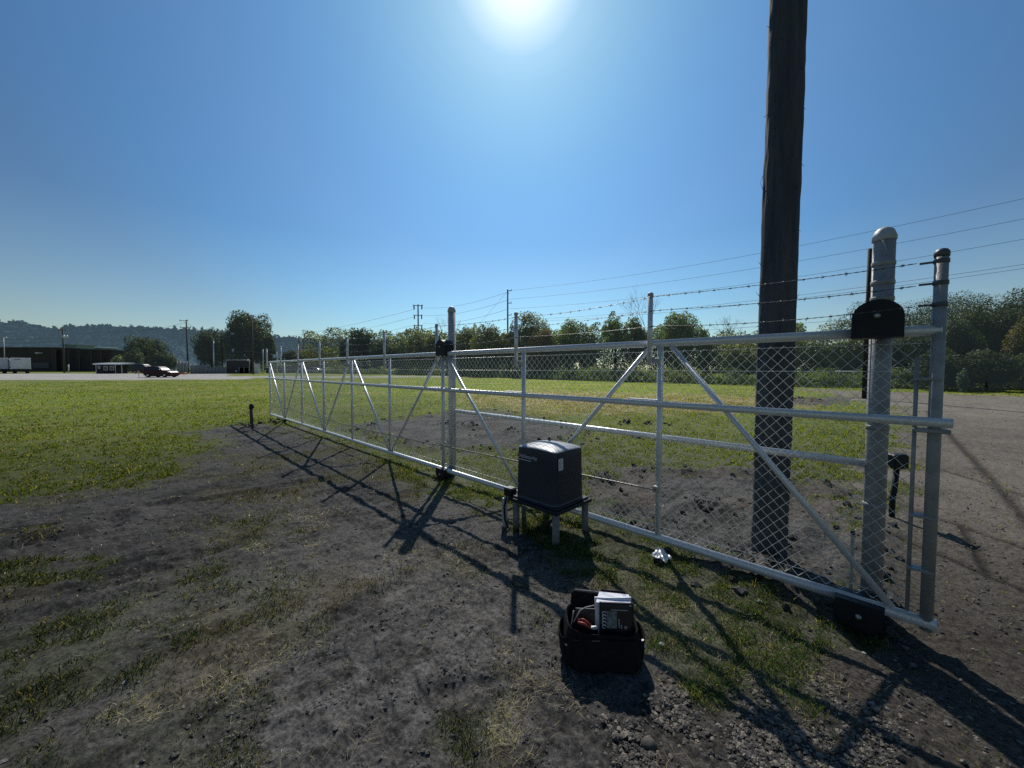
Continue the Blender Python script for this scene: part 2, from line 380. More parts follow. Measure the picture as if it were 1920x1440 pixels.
def ground_mesh():
    th = np.concatenate([np.linspace(-180, -64, 60)[:-1], np.linspace(-64, 64, 1000), np.linspace(64, 180, 60)[1:]])*math.pi/180
    rs = [.35, .6]
    while rs[-1] < 5000:
        q = rs[-1]; rs.append(q+(max(.008, .0042*q) if q < 7 else .0085*q if q < 40 else .02*q if q < 250 else .12*q))
    rs = np.array(rs); nr, ntm = len(rs), len(th)-1
    T, Q = np.meshgrid(th[:-1], rs)
    x = (Q*np.sin(T)).ravel(); y = (Q*np.cos(T)).ravel()
    M = masks(x, y); z = height(x, y, M)
    n1, n2, n3, r = M['n1'], M['n2'], M['n3'], M['r']
    fine = fbm(x*22, y*22, 91, 4, .65); med = fbm(x*2.2, y*2.2, 95, 4)
    ca, sa = math.cos(.75), math.sin(.75); us, vs = ca*x+sa*y, -sa*x+ca*y
    strk = fbm(us*1.2, vs*7, 211, 4, .6); dry = sstep((fbm(x*1.1, y*1.1, 215, 4, .6)-.47)*5)
    dirt = mixc(np.array([.016, .0155, .015]), np.array([.094, .089, .084]), np.clip((fine*.50+med*.45+strk*.50-.47)*2.8, 0, 1))
    dirt = mixc(dirt, np.array([.128, .121, .114]), dry*np.clip(fine*1.6-.4, 0, 1)*.75)
    dirt = mixc(dirt, np.array([.115, .083, .056]), sstep((n1-.55)*6)*.30)
    for c, a in FEETP:
        dd = np.hypot(x-c[0], y-c[1]); dirt = mixc(dirt, np.array([.165, .16, .155]), sstep((.105+.05*fine+.02*med-dd*np.clip(1+.5*np.sin(3*np.arctan2(y-c[1], x-c[0])+a*3), .6, 1.5))/.03)*.32)
    grassc = mixc(np.array([.050, .070, .015]), np.array([.105, .130, .022]), np.clip(fine*.7+n2*.6-.2, 0, 1))
    grassc = mixc(grassc, np.array([.20, .165, .060]), sstep((n3-.50)*4)*.40*np.clip((r-8)/20, 0, 1)+.06)
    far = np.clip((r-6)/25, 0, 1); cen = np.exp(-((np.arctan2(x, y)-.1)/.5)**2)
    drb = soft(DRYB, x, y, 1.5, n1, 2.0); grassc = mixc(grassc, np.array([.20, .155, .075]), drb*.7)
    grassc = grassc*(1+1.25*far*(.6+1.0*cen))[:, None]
    gravel = mixc(np.array([.105, .090, .074]), np.array([.285, .255, .215]), np.clip(fine*.9+n1*.5-.3, 0, 1))
    gravel = gravel*(.36+.38*sstep((r-3.5)/5)+.25*sstep((r-14)/12))[:, None]  # darker close by: vignette and gate-end shade painted into the gravel
    road = mixc(np.array([.29, .275, .26]), np.array([.42, .40, .38]), n1)
    lf = sstep((-x-.8)/3.0)*(1-sstep((y-6)/6)); dirt = dirt*(1-.42*lf)[:, None]  # vignette darkening painted onto the darker left soil
    grassc = grassc*(1-.35*lf)[:, None]  # same vignette darkening in the left grass colour
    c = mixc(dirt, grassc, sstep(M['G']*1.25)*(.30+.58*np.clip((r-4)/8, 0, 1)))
    c = mixc(c, gravel, M['gr']*(1-M['stones']*.6))
    c = mixc(c, road, M['rd'])
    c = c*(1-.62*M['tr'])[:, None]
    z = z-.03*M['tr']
    V = np.stack([x, y, z], 1)
    i = np.arange(nr-1)[:, None]*ntm; j = np.arange(ntm)[None, :]; j2 = (j+1) % ntm
    Fq = np.stack([i+j, i+j2, i+ntm+j2, i+ntm+j], -1).reshape(-1, 4)[:, ::-1]
    m = leafmat('ground_surface', 0, .92, spec=.12); nt = m.node_tree; b = nt.nodes['Principled BSDF']
    at = [n for n in nt.nodes if n.type == 'VERTEX_COLOR'][0]
    tc = nt.nodes.new('ShaderNodeTexCoord')
    n = nt.nodes.new('ShaderNodeTexNoise'); n.inputs['Scale'].default_value = 45; n.inputs['Detail'].default_value = 12; n.inputs['Roughness'].default_value = .82
    rr = nt.nodes.new('ShaderNodeMapRange'); rr.inputs[1].default_value = .38; rr.inputs[2].default_value = .62; rr.inputs[3].default_value = .30; rr.inputs[4].default_value = 1.75; rr.clamp = False
    mx = nt.nodes.new('ShaderNodeVectorMath'); mx.operation = 'SCALE'
    nt.links.new(tc.outputs['Object'], n.inputs['Vector']); nt.links.new(n.outputs['Fac'], rr.inputs[0])
    nt.links.new(at.outputs['Color'], mx.inputs[0]); nt.links.new(rr.outputs[0], mx.inputs['Scale']); nt.links.new(mx.outputs[0], b.inputs['Base Color'])
    bp = nt.nodes.new('ShaderNodeBump'); bp.inputs['Strength'].default_value = .9; bp.inputs['Distance'].default_value = .014
    nt.links.new(n.outputs['Fac'], bp.inputs['Height']); nt.links.new(bp.outputs['Normal'], b.inputs['Normal'])
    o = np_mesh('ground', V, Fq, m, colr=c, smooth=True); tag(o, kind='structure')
    # centre disc below the viewpoint closes the sheet
    me = o.data
    return o
ground_mesh()
def gz(x, y):
    a = np.array([float(x)]); b = np.array([float(y)]); return float(height(a, b)[0])

# ------------------------------------------------------------------ scattered ground cover (stuff)
def scatter(n, r0, r1, a0=-64, a1=64, p=2.0):
    t = rng.uniform(R(a0), R(a1), n); u = rng.uniform(0, 1, n)
    r = r0*(r1/r0)**u if p == 2 else np.sqrt(r0**2+(r1**2-r0**2)*u)
    return r*np.sin(t), r*np.cos(t)
def blades(x, y, z, h, wd, lean, la, colr):
    """bent blade: quad + tip triangle as three tris"""
    n = len(x); yaw = rng.uniform(0, 2*math.pi, n); cx, sx = np.cos(yaw)*wd/2, np.sin(yaw)*wd/2
    lx, ly = np.cos(la)*lean, np.sin(la)*lean
    P = np.zeros((n, 5, 3), np.float32)
    P[:, 0] = np.stack([x-cx, y-sx, z], 1); P[:, 1] = np.stack([x+cx, y+sx, z], 1)
    mx_, my_, mz = x+lx*.35, y+ly*.35, z+h*.6
    P[:, 2] = np.stack([mx_+cx*.8, my_+sx*.8, mz], 1); P[:, 3] = np.stack([mx_-cx*.8, my_-sx*.8, mz], 1)
    P[:, 4] = np.stack([x+lx, y+ly, z+h], 1)
    b = np.arange(n)[:, None]*5
    Fq = np.concatenate([b+np.array([[0, 1, 2]]), b+np.array([[0, 2, 3]]), b+np.array([[3, 2, 4]])], 0)
    return P.reshape(-1, 3), Fq, np.repeat(colr, 5, 0)
GRASSM = leafmat('grass_blades', .5, .6, 1.3, spec=.12)
def make_grass():
    x, y = scatter(950000, 1.0, 70)
    M = masks(x, y); cl = fbm(x*6, y*6, 131, 3)
    keep = rng.uniform(0, 1, len(x)) < np.clip(M['G']**1.4*(.10+1.7*sstep((cl-.36)*3.2)), 0, 1)*np.where(M['r'] > 3, 1, .7)
    x, y = x[keep], y[keep]; M = {k: v[keep] for k, v in M.items()}; cl = cl[keep]; r = M['r']
    z = height(x, y, M)-.006; n = len(x)
    h = rng.uniform(.012, .06, n)*(.35+1.3*cl)*(.55+1.0*fbm(x*.9, y*.9, 333, 3)**1.5)*np.where(rng.uniform(0, 1, n) < .03, 1.7, 1)*(.55+.45*M['G']); wd = np.maximum(.0032, r*.0015)*rng.uniform(.7, 1.4, n)
    fr = np.clip((r-6)/20, 0, 1); t = .5+(rng.uniform(0, 1, n)-.5)*(1-.65*fr)
    c = mixc(np.array([.045, .066, .014]), np.array([.140, .165, .024]), t)*(1+.75*fr)[:, None]*(.50+1.0*fbm(x*.5, y*.5, 301, 4, .6)+.45*fr*np.exp(-((np.arctan2(x, y)-.1)/.5)**2))[:, None]*(1-.35*sstep((-x-.8)/3.0)*(1-sstep((y-6)/6)))[:, None]  # near-left blades also darkened to imitate the vignette
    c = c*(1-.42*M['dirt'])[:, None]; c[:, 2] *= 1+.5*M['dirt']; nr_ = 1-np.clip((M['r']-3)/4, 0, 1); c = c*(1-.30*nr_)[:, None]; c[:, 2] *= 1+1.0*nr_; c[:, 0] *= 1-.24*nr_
    dry = rng.uniform(0, 1, n) < (.14*(1-.6*fr)+.16*sstep((M['n3']-.45)*4)*np.clip((r-7)/15, 0, 1)+.25*(1-M['G'])+.55*soft(DRYB, x, y, 1.5, M['n1'], 2.0))
    c[dry] = (np.array([.23, .19, .10])*(1-.35*M['dirt'][dry])[:, None])*rng.uniform(.5, 1.2, (dry.sum(), 1))
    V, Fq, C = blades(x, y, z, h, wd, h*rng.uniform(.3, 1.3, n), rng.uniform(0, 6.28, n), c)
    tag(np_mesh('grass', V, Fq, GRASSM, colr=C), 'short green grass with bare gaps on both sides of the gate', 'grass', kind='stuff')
    # dry straw lying about
    x, y = scatter(150000, 1.0, 12); M = masks(x, y)
    keep = rng.uniform(0, 1, len(x)) < np.clip(M['st']*(1-M['rd'])*1.3*sstep((fbm(x*4, y*4, 401, 3)-.45)*5), 0, 1)
    x, y = x[keep], y[keep]; M = {k: v[keep] for k, v in M.items()}
    z = height(x, y, M)+.001; n = len(x)
    h = rng.uniform(.001, .028, n); ln = rng.uniform(.02, .085, n)
    c = np.array([.50, .44, .33])*rng.uniform(.25, 1.35, (n, 1))
    V, Fq, C = blades(x, y, z, h, np.maximum(.0022, M['r']*.0010)*rng.uniform(.7, 1.3, n), ln, rng.normal(.9, 1.6, n), c)
    tag(np_mesh('dry_straw', V, Fq, GRASSM, colr=C), 'dry pale straw and cut stalks scattered on the dark earth', 'straw', kind='stuff')
make_grass()
OCT = np.array([[1, 0, 0], [-1, 0, 0], [0, 1, 0], [0, -1, 0], [0, 0, 1], [0, 0, -1], [.62, .62, .62], [-.62, .62, .62], [.62, -.62, .62], [-.62, -.62, .62], [.62, .62, -.62], [-.62, .62, -.62], [.62, -.62, -.62], [-.62, -.62, -.62]])
OF = []
for sx in (0, 1):
    for sy in (2, 3):
        for sz in (4, 5):
            k = 6+(sx)+(2 if sy == 3 else 0)+(4 if sz == 5 else 0)
            OF += [(sx, sy, k), (sy, sz, k), (sz, sx, k)]
OF = np.array(OF)
def rocks(x, y, z, s, colr, name, m, flat=.65):
    n = len(x); P = OCT[None]*(1+rng.normal(0, .16, (n, 14, 1)))
    P = P*np.stack([s*rng.uniform(.7, 1.4, n), s*rng.uniform(.6, 1.1, n), s*flat*rng.uniform(.6, 1.2, n)], 1)[:, None, :]
    a = rng.uniform(0, 6.28, n); c_, s_ = np.cos(a)[:, None], np.sin(a)[:, None]
    X = P[..., 0]*c_-P[..., 1]*s_; Y = P[..., 0]*s_+P[..., 1]*c_
    V = np.stack([X+x[:, None], Y+y[:, None], P[..., 2]+z[:, None]], -1).reshape(-1, 3)
    Fq = (np.arange(n)[:, None, None]*14+OF[None]).reshape(-1, 3)
    return np_mesh(name, V, Fq, m, colr=np.repeat(colr, 14, 0))
def make_rocks():
    m = leafmat('stone_surface', 0, .8, spec=.3)
    x, y = scatter(95000, 1.0, 9, 5, 64); M = masks(x, y)
    keep = rng.uniform(0, 1, len(x)) < np.clip(M['stones']*.60+M['gr']*.07, 0, 1)*(.10+1.1*sstep((M['n2']-.38)*4))
    x, y = x[keep], y[keep]; M = {k: v[keep] for k, v in M.items()}; n = len(x)
    s = rng.uniform(.0025, .010, n)*rng.choice([1, 1, 1, 1.6], n)
    c = mixc(np.array([.09, .085, .08]), np.array([.38, .33, .27]), rng.uniform(0, 1, n)**1.6)*.62
    tag(rocks(x, y, height(x, y, M)+s*.25, s, c, 'gravel', m), 'loose grey and tan gravel beside the gate end', 'gravel', kind='stuff')
    x, y = scatter(140000, 1.0, 12); M = masks(x, y)
    keep = rng.uniform(0, 1, len(x)) < np.clip((1-M['G'])*(1-M['stones'])*(1-.6*M['gr'])*.55*sstep((M['n2']-.42)*5)+.03*(1-M['G']), 0, 1)
    x, y = x[keep], y[keep]; M = {k: v[keep] for k, v in M.items()}; n = len(x)
    s = .0016+.009*rng.uniform(0, 1, n)**4*(1+M['r']*.12)
    c = mixc(np.array([.03, .03, .03]), np.array([.15, .14, .13]), rng.uniform(0, 1, n))
    tag(rocks(x, y, height(x, y, M)+s*.1, s, c, 'soil_crumbs', m), 'dark crumbs of loose soil scattered over the bare ground', 'soil', kind='stuff')
make_rocks()
def clods():
    X = []; Y_ = []; Sz = []
    for (c, rad, hh) in PILES:
        n = int(10+38*rad); X.append(rng.normal(c[0], rad*.8, n)); Y_.append(rng.normal(c[1], rad*.55, n)); Sz.append((.010+.042*rng.uniform(0, 1, n)**3.5)*(1+hh*3))
    for P in BARE[:2]:
        for i in range(len(P)):
            a, b_ = P[i], P[(i+1) % len(P)]; L_ = np.hypot(*(b_-a)); n = int(min(L_, 6)*12); t = rng.uniform(0, 1, n)
            X.append(a[0]+(b_[0]-a[0])*t+rng.normal(0, .22, n)); Y_.append(a[1]+(b_[1]-a[1])*t+rng.normal(0, .22, n)); Sz.append(.010+.05*rng.uniform(0, 1, n)**3)
    x, y = scatter(1500, 2.5, 26); M = masks(x, y); k = (sdist(BARE[0], x, y) > -.1) | (sdist(BARE[1], x, y) > -.1)
    X.append(x[k]); Y_.append(y[k]); Sz.append(.008+.050*rng.uniform(0, 1, k.sum())**4)
    x = np.concatenate(X); y = np.concatenate(Y_); s_ = np.concatenate(Sz); c = mixc(np.array([.025, .024, .023]), np.array([.10, .094, .088]), rng.uniform(0, 1, len(x)))
    tag(rocks(x, y, height(x, y)+s_*.25, s_, c, 'earth_clods', leafmat('clod_surface', 0, .95, spec=.1), .8), 'dark lumps of dug earth heaped around the bare patches', 'soil', kind='stuff')
clods()

# ------------------------------------------------------------------ the sliding gate
GA = .787510551; GX, GY = 2.61314751, 2.34888800; GL = 1.74821834
U = Vector((-math.cos(GA), math.sin(GA), 0)); N = Vector((-math.sin(GA), -math.cos(GA), 0)); Z = Vector((0, 0, 1))   # along, toward the near side, up
def g(s, n, z): return Vector((GX, GY, 0))+U*s+N*n+Z*z
ZT, ZB, ZM = 1.96, .13, 1.40
LEN = 9*GL
gate = thing('sliding_gate', 'long galvanised chain-link cantilever gate with barbed wire on top, running back across the field', 'gate', tuple(g(LEN/2, 0, 0)))
def T(name, a, b, r, m=GALV, par=gate, n=14): return MB().tube(a, b, r, n=n).build(name, m, par)
T('top_rail', g(.0, 0, ZT), g(LEN, 0, ZT), .033, n=18)
T('bottom_rail', g(-.03, 0, ZB), g(LEN, 0, ZB), .036, n=18)
T('middle_rail', g(-.055, .066, ZM), g(LEN+.42, .066, ZM), .0285, n=18)
ep = T('end_post', g(.015, .0, .085), g(.015, .0, 2.43), .031, GALV_DARK, n=20)
MB().lathe(g(.015, 0, 2.42), [(.034, -.02), (.036, 0), (.034, .012), (.024, .026), (.01, .032), (0, .034)], 18).build('cap', CAPM, ep)
for z in (2.375, 2.245, 2.115):
    b = MB(); b.lathe(g(.015, 0, z-.013), [(.033, 0), (.0355, .002), (.0355, .024), (.033, .026)], 18)
    b.box(g(.070, .0, z), (.075, .005, .013), U, N, Z); b.build('wire_clamp', CAPM, ep)
T('tension_bar', g(.10, -.005, .17), g(.10, -.005, 1.80), .0105, GALV_DARK)
for z in (.46, .80, 1.66):
    b = MB(); b.box(g(.05, 0, z), (.115, .068, .016), U, N, Z, .003); b.build('clamp', GALV_DARK, gate)
b = MB(); b.box(g(.03, .03, ZM-.055), (.16, .07, .026), U, N, Z, .004); b.build('rail_bracket', GALV_DARK, gate)
T('upright', g(LEN, 0, ZB), g(LEN, 0, ZT), .03)
for i in range(1, 9):
    T('upright', g(i*GL, 0, ZB), g(i*GL, 0, ZT), .027)
for i in range(1, 10):
    s0 = i*GL
    b = MB(); b.box(g(s0+.02-.15*(i > 0)+.27, .030, ZM+.034), (.30, .055, .010), U, N, Z); b.build('rail_bracket', GALV, gate)
    e = T('barbed_wire_post', g(s0+.075, .060, 1.755), g(s0+.075, .060, 2.42), .0235)
    MB().lathe(g(s0+.075, .060, 2.415), [(.026, -.02), (.027, 0), (.02, .012), (.008, .019), (0, .02)], 14).build('cap', GALV_DULL, e)
    MB().box(g(s0+.035, .030, 1.80), (.10, .045, .05), U, N, Z, .005).build('bracket', GALV_DULL, e)
def brace(sa, sb):
    a, b_ = g(sa, 0, ZT-.03), g(sb, 0, ZB+.03); T('brace', a, b_, .0225)
brace(GL-.10, .17)
for i in (1, 3, 5, 7): brace(i*GL+.10, (i+1)*GL-.05)
for i in (3, 5, 7): brace(i*GL-.10, (i-1)*GL+.05)
brace(LEN-.05, 8*GL+.08)
def chain_link():
    D = .0412; hz = .0445; z0 = ZB+.03; K = int((ZT-.035-z0)/hz); nw = int((LEN-.12)/D); r = .0024
    Vs = []; Fs = []; base = 0
    k = np.arange(K+1); tz = z0+k*hz
    for j in range(nw):
        s = .10+(j+((k+j) % 2))*D; n = -.040+np.where((k+j) % 2 == 0, .0025, -.0025)
        s = s+.002*np.sin(k*.7+j*.31); z_ = tz+.0015*np.sin(j*.5)
        P = np.array([GX, GY, 0])+np.outer(s, U)+np.outer(n, N)+np.outer(z_, Z)
        for a in (0, 2*math.pi/3, 4*math.pi/3):
            Vs.append(P+np.array(U)*r*math.cos(a)+np.array(N)*r*math.sin(a))
        q = np.arange(K)
        for a in range(3):
            a2 = (a+1) % 3
            Fs.append(np.stack([base+a*(K+1)+q, base+a2*(K+1)+q, base+a2*(K+1)+q+1, base+a*(K+1)+q+1], 1))
        base += 3*(K+1)
    np_mesh('chain_link_mesh', np.concatenate(Vs), np.concatenate(Fs), WIRE, parent=gate, smooth=True)
chain_link()
for z, nn in ((.215, -.047), (1.885, -.047), (1.705, -.047)):
    T('tension_wire', g(.08, nn, z), g(LEN, nn, z), .0022, n=6)
b = MB()
for i in range(1, 10):
    for z in (.5, .95, 1.62):
        if random.random() < .8:
            c = g(i*GL, -.01, z+random.uniform(-.1, .1)); b.path([c+N*-.04+U*.035, c+N*.0+U*.036, c+N*.034+U*.01, c+N*.034-U*.012, c-U*.036, c-U*.03-N*.045], .0028, 5)
            if i % 2: b.tube(c+U*.035-N*.04, c+U*.05-N*.02-Z*.03, .0025, n=5)
b.build('tie_wires', WIRE, gate)['kind'] = 'stuff'
def barbed(z, sag):
    b = MB(); n = 520; s1 = LEN+.08
    for ph in (0, math.pi):
        pts = []
        for k in range(n+1):
            s = .12+(s1-.12)*k/n; q = (s/GL) % 1; zz = z-sag*4*q*(1-q)*.02-(.012*math.sin(s*1.7+z*9))
            a = s*75+ph; pts.append(g(s, .088+.0022*math.cos(a), zz+.0022*math.sin(a)))
        b.path(pts, .0017, 4, False)
    s = .18
    while s < s1:
        q = (s/GL) % 1; zz = z-sag*4*q*(1-q)*.02-(.012*math.sin(s*1.7+z*9)); c = g(s, .088, zz)
        for k in range(2):
            a = random.uniform(0, 3.14); d = N*math.cos(a)+Z*math.sin(a)+U*random.uniform(-.4, .4); d.normalize()
            b.tube(c-d*.017+U*.006*k, c+d*.017+U*.006*k, .0015, .0009, n=4)
        b.tube(c-U*.007, c+U*.009, .0052, n=6)
        s += .125+random.uniform(-.02, .02)
    b.build('barbed_wire', BARB, gate)
for z, sg in ((2.375, 1.2), (2.245, 1), (2.115, 1.3)): barbed(z, sg)
# roller chain drive line and its end fixing
b = MB(); pts = []
sA, sB = GL+.0, 8*GL-.35
for k in range(61):
    s = sA+(sB-sA)*k/60; q = k/60; pts.append(g(s, .075, .60-.10*q-.10*math.sin(math.pi*q)*(.4+.6*q)))
b.path(pts, .0085, 6); b.build('drive_chain', mat('chain_steel', (.22, .21, .20), .5, .4), gate)
b = MB(); b.box(g(GL, .045, .60), (.05, .05, .06), U, N, Z, .004); b.tube(g(GL+.02, .075, .60), g(GL+.20, .075, .595), .008, n=8); b.build('chain_bracket', BOLT, gate)
b = MB(); b.box(g(8*GL-.3, .045, .50), (.05, .05, .06), U, N, Z, .004); b.build('chain_bracket', BOLT, gate)

# support posts on the far side of the gate
def support(s, r, top, label, wide):
    t = thing('gate_post', label, 'gate post', tuple(g(s, -.20, 0)), 'posts carrying the gate rollers')
    MB().tube(g(s, -.20, -.3), g(s, -.20, top), r, n=32).build('post', GALV_DARK if wide else GALV_DULL, t)
    MB().lathe(g(s, -.20, top-.03), [(r+.002, 0), (r+.006, .004), (r+.006, .03), (r*.97, .05), (r*.85, .05+r*.35), (r*.6, .05+r*.6), (r*.3, .05+r*.75), (0, .05+r*.8)], 32).build('cap', GALV_DULL, t)
    if wide:
        for z in (2.19, 2.30, 2.43, 1.30, .75):
            MB().lathe(g(s, -.20, z), [(r+.0005, 0), (r+.004, .003), (r+.004, .027), (r+.0005, .03)], 32).build('band', GALV_DARK, t)
    w = .125 if wide else .12
    # top roller guide: arched housing over the rail
    poly_ = [(-w, 0), (w, 0)]+[(w*math.cos(a)*1.0, .13+.115*math.sin(a)) for a in [math.pi*k/14 for k in range(15)]]
    so = s+.012 if wide else s-.08
    o = MB().prism(poly_, g(so, 0, 1.925 if wide else 1.93), U, Z, N, -.09, .085).build('roller_housing', BLACK, t)
    MB().lathe(g(so, .085, 2.065), [(.017, 0), (.017, .006), (.011, .008), (.010, .018), (.004, .020)], 12, N).build('bolt', BOLT, o)
    MB().box(g(s, -.13, 2.05), (.10, .12, .14), U, N, Z, .01).build('housing_arm', CAPM, o)
    sb = s+.05 if wide else s-.05
    dd = 1.25 if wide else 1
    poly_ = [(-w, .02), (-w+.01, -.09*dd), (-w*.6, -.13*dd), (w*.6, -.13*dd), (w-.01, -.09*dd), (w, .02)]
    o = MB().prism(poly_, g(sb, 0, .135), U, Z, N, -.10, .092 if wide else .082).build('roller_housing', BLACK, t)
    MB().lathe(g(sb, .092 if wide else .082, .065), [(.017, 0), (.017, .006), (.011, .008), (.010, .018), (.004, .020)], 12, N).build('bolt', BOLT, o)
    MB().box(g(s, -.15, .08), (.14, .14, .10), U, N, Z, .01).build('housing_arm', CAPM, o)
    return t
SP1, SP2 = .275, 5.28
support(SP1, .0595, 2.63, 'thick galvanised gate post with domed cap at the near end of the gate', True)
support(SP2, .060, 2.66, 'slimmer galvanised gate post with rounded cap, halfway along the gate', False)
tag(MB().tube(g(SP1+.055, -.20, 1.05), g(SP2-.055, -.20, 1.05), .029, n=16).build('cross_rail', GALV, None, tuple(g(2.7, -.25, 1.05))), 'horizontal galvanised pipe joining the two gate posts behind the mesh', 'rail')
# black thin stake beside thick post
p = g(.385, -.22, 0)
t = thing('metal_stake', 'thin galvanised stake with black cap standing against the thick gate post', 'stake', tuple(p))
MB().box(p+Z*.25, (.022, .014, .52), bev=.003).build('shaft', GALV_DULL, t); MB().box(p+Z*.525, (.026, .018, .03), bev=.003).build('cap', BLACK, t)
# photo sensor on bent black stand behind the post
p = Vector(gp(1672, 970)); bx = Vector(dp(1682, 864, p.y+.05))
t = thing('sensor_stand', 'small black sensor box on a bent black stand behind the thick gate post', 'sensor', tuple(p))
MB().path([p-Z*.1, p+Z*.22, p+Z*.34+Vector((.02, 0, 0)), bx-Z*.08], .028, 10).build('stand', BLACK, t)
MB().box(bx, (.17, .13, .17), bev=.015).build('sensor_box', BLACK, t)

# ------------------------------------------------------------------ gate operator on its stand
Fc = Vector(gp(1044, 966, .335)); PV = -N                 # U runs left along the gate, PV away toward the gate
PW, PD = .67, .60
def q(u, v, z): return Vector((Fc.x, Fc.y, 0))+U*u+PV*v+Z*z
op = thing('gate_operator', 'dark charcoal gate opener with arched cover on a low black stand next to the gate', 'gate opener', tuple(q(PW/2, PD/2, 0)))
MB().box(q(PW/2, PD/2, .335), (PW, PD, .035), U, PV, Z, .008).build('base_plate', BLACK, op)
MB().box(q(PW/2, PD/2, .362), (PW-.05, PD-.05, .022), U, PV, Z, .008).build('base_rim', BLACK, op)
LEG = mat('leg_pipe', (.17, .165, .155), .75, .15, (.26, .25, .23), 12)
for u, v in ((.05, .05), (PW-.08, .05), (.05, PD-.06), (PW-.08, PD-.06)):
    MB().tube(q(u, v, -.12), q(u, v, .318), .036, n=16).build('leg', LEG, op)
def cover():
    V = []; Fq = []; n = 40
    uc, vc = PW/2+.005, PD/2+.005
    secs = [(.372, .0), (.376, .004), (.40, .006), (.60, .010), (.80, .014), (.905, .016), (.918, .019), (.926, .027), (.931, .05), (.940, .11), (.947, .17), (.950, .225)]
    A, B = .285, .255
    for z, ins in secs:
        a, b = A-ins, B-ins
        for k in range(n):
            th = 2*math.pi*k/n; c, s_ = math.cos(th), math.sin(th); e = .24 if z < .92 else .34
            x_ = a*math.copysign(abs(c)**e, c); y_ = max(b, .004)*math.copysign(abs(s_)**e, s_)
            top = sstep(np.array((z-.82)/.12)); dz = -.020*float(top)*((x_/A)**2+.6*(y_/B)**2)
            V.append(q(uc+x_, vc+y_, z+dz))
    m_ = len(secs)
    Fq = [(i*n+k, i*n+(k+1) % n, (i+1)*n+(k+1) % n, (i+1)*n+k) for i in range(m_-1) for k in range(n)]
    b = MB(); b.add(V, Fq, True); b.f.append(tuple((m_-1)*n+k for k in range(n))); b.sm.append(True)
    return b.build('cover', COVER, op)
pale_top(COVER, (.30, .32, .36)); cv = cover()
MB().lathe(q(PW/2+.04, PD/2+.04, .944), [(.014, 0), (.014, .012), (.008, .015), (.002, .016)], 12).build('knob', BLACK, cv)
def text(name, s, size, origin, ux, uy, m, par, depth=.0015):
    cu = bpy.data.curves.new(name, 'FONT'); cu.body = s; cu.size = size; cu.extrude = depth/2; cu.align_x = 'LEFT'
    to = bpy.data.objects.new('tmp', cu); col.objects.link(to); bpy.context.view_layer.update()
    me = bpy.data.meshes.new_from_object(to.evaluated_get(bpy.context.evaluated_depsgraph_get())); bpy.data.objects.remove(to)
    ux, uy = Vector(ux).normalized(), Vector(uy).normalized(); un = ux.cross(uy); off = wloc(par); o0 = Vector(origin)
    for v in me.vertices:
        v.co = o0+ux*v.co.x+uy*v.co.y+un*v.co.z-off
    me.materials.clear(); me.name = name
    return link_mesh(name, me, m, par)
# near-left face: v about .045; lettering reads from the far-left corner toward the front corner
lean = Vector(PV)*.02+Z
vf = .052
def face_v(z): return PD/2+.005-(.255-(.006+(z-.40)*.02)) - .004
lg = text('logo', 'HySecurity', .056, q(PW-.12, face_v(.80), .795), -U, lean, LOGO, cv)
b = MB(); b.prism([(0, 0), (.020, .004), (.022, .030), (.006, .026)], q(PW-.088, face_v(.80), .797), -U, lean, N, 0, .002); b.build('logo_mark', mat('logo_red', (.45, .05, .05), .6), cv)
b = MB()
for k in range(9):
    b.prism([(0, 0), (.017, 0), (.017, .009), (0, .009)], q(PW-.086-.0225*k, face_v(.775), .770), -U, lean, N, 0, .0015)
b.build('logo_tagline', LOGO, cv)
# sticker on the right-hand face
def face_u(z): return PW/2+.005-(.285-(.006+(z-.40)*.02)) - .003
leanu = U*.02+Z
lb = MB().prism([(0, 0), (.072, 0), (.072, .115), (0, .115)], q(face_u(.7), .105, .725), PV, leanu, -U, 0, .0015).build('label', STICKER, cv)
b = MB()
for k in range(8):
    ww = random.uniform(.03, .055)
    b.prism([(.008, .016+k*.011), (.008+ww, .016+k*.011), (.008+ww, .020+k*.011), (.008, .020+k*.011)], q(face_u(.7), .105, .725), PV, leanu, -U, .0016, .0024)
b.prism([(.048, .006), (.062, .006), (.062, .014), (.048, .014)], q(face_u(.7), .105, .725), PV, leanu, -U, .0016, .0024)
b.build('label_print', mat('print_grey', (.30, .31, .34), .7), lb)
b = MB()
for uu, vv in ((.04, .04), (PW-.04, .04), (.04, PD-.04)): b.lathe(q(uu, vv, .352), [(.009, 0), (.009, .006), (.004, .009)], 8)
b.build('screws', BOLT, op)['kind'] = 'stuff'
# chain idler, conduit and cable at its left side
o = MB().box(q(PW+.03, .07, .385), (.11, .10, .085), U, PV, Z, .008).build('chain_guide', BLACK, op)
MB().box(q(PW+.03, .07, .43), (.085, .075, .008), U, PV, Z).build('cover_plate', CAPM, o)
MB().box(q(PW+.045, .0, .13), (.042, .05, .40), U, PV, Z, .004).build('conduit', mat('conduit_grey', (.40, .43, .48), .45, .2), op)
MB().path([q(PW+.0, -.015, .36), q(PW+.005, -.045, .25), q(PW-.01, -.05, .12), q(PW-.04, -.03, .04), q(PW-.05, .05, -.02)], .011, 8).build('cable', RUBBER, op)
MB().path([q(.15, .25, .32), q(.20, .22, .20), q(.28, .2, .10), q(.30, .24, -.02)], .014, 8).build('cable', RUBBER, op)

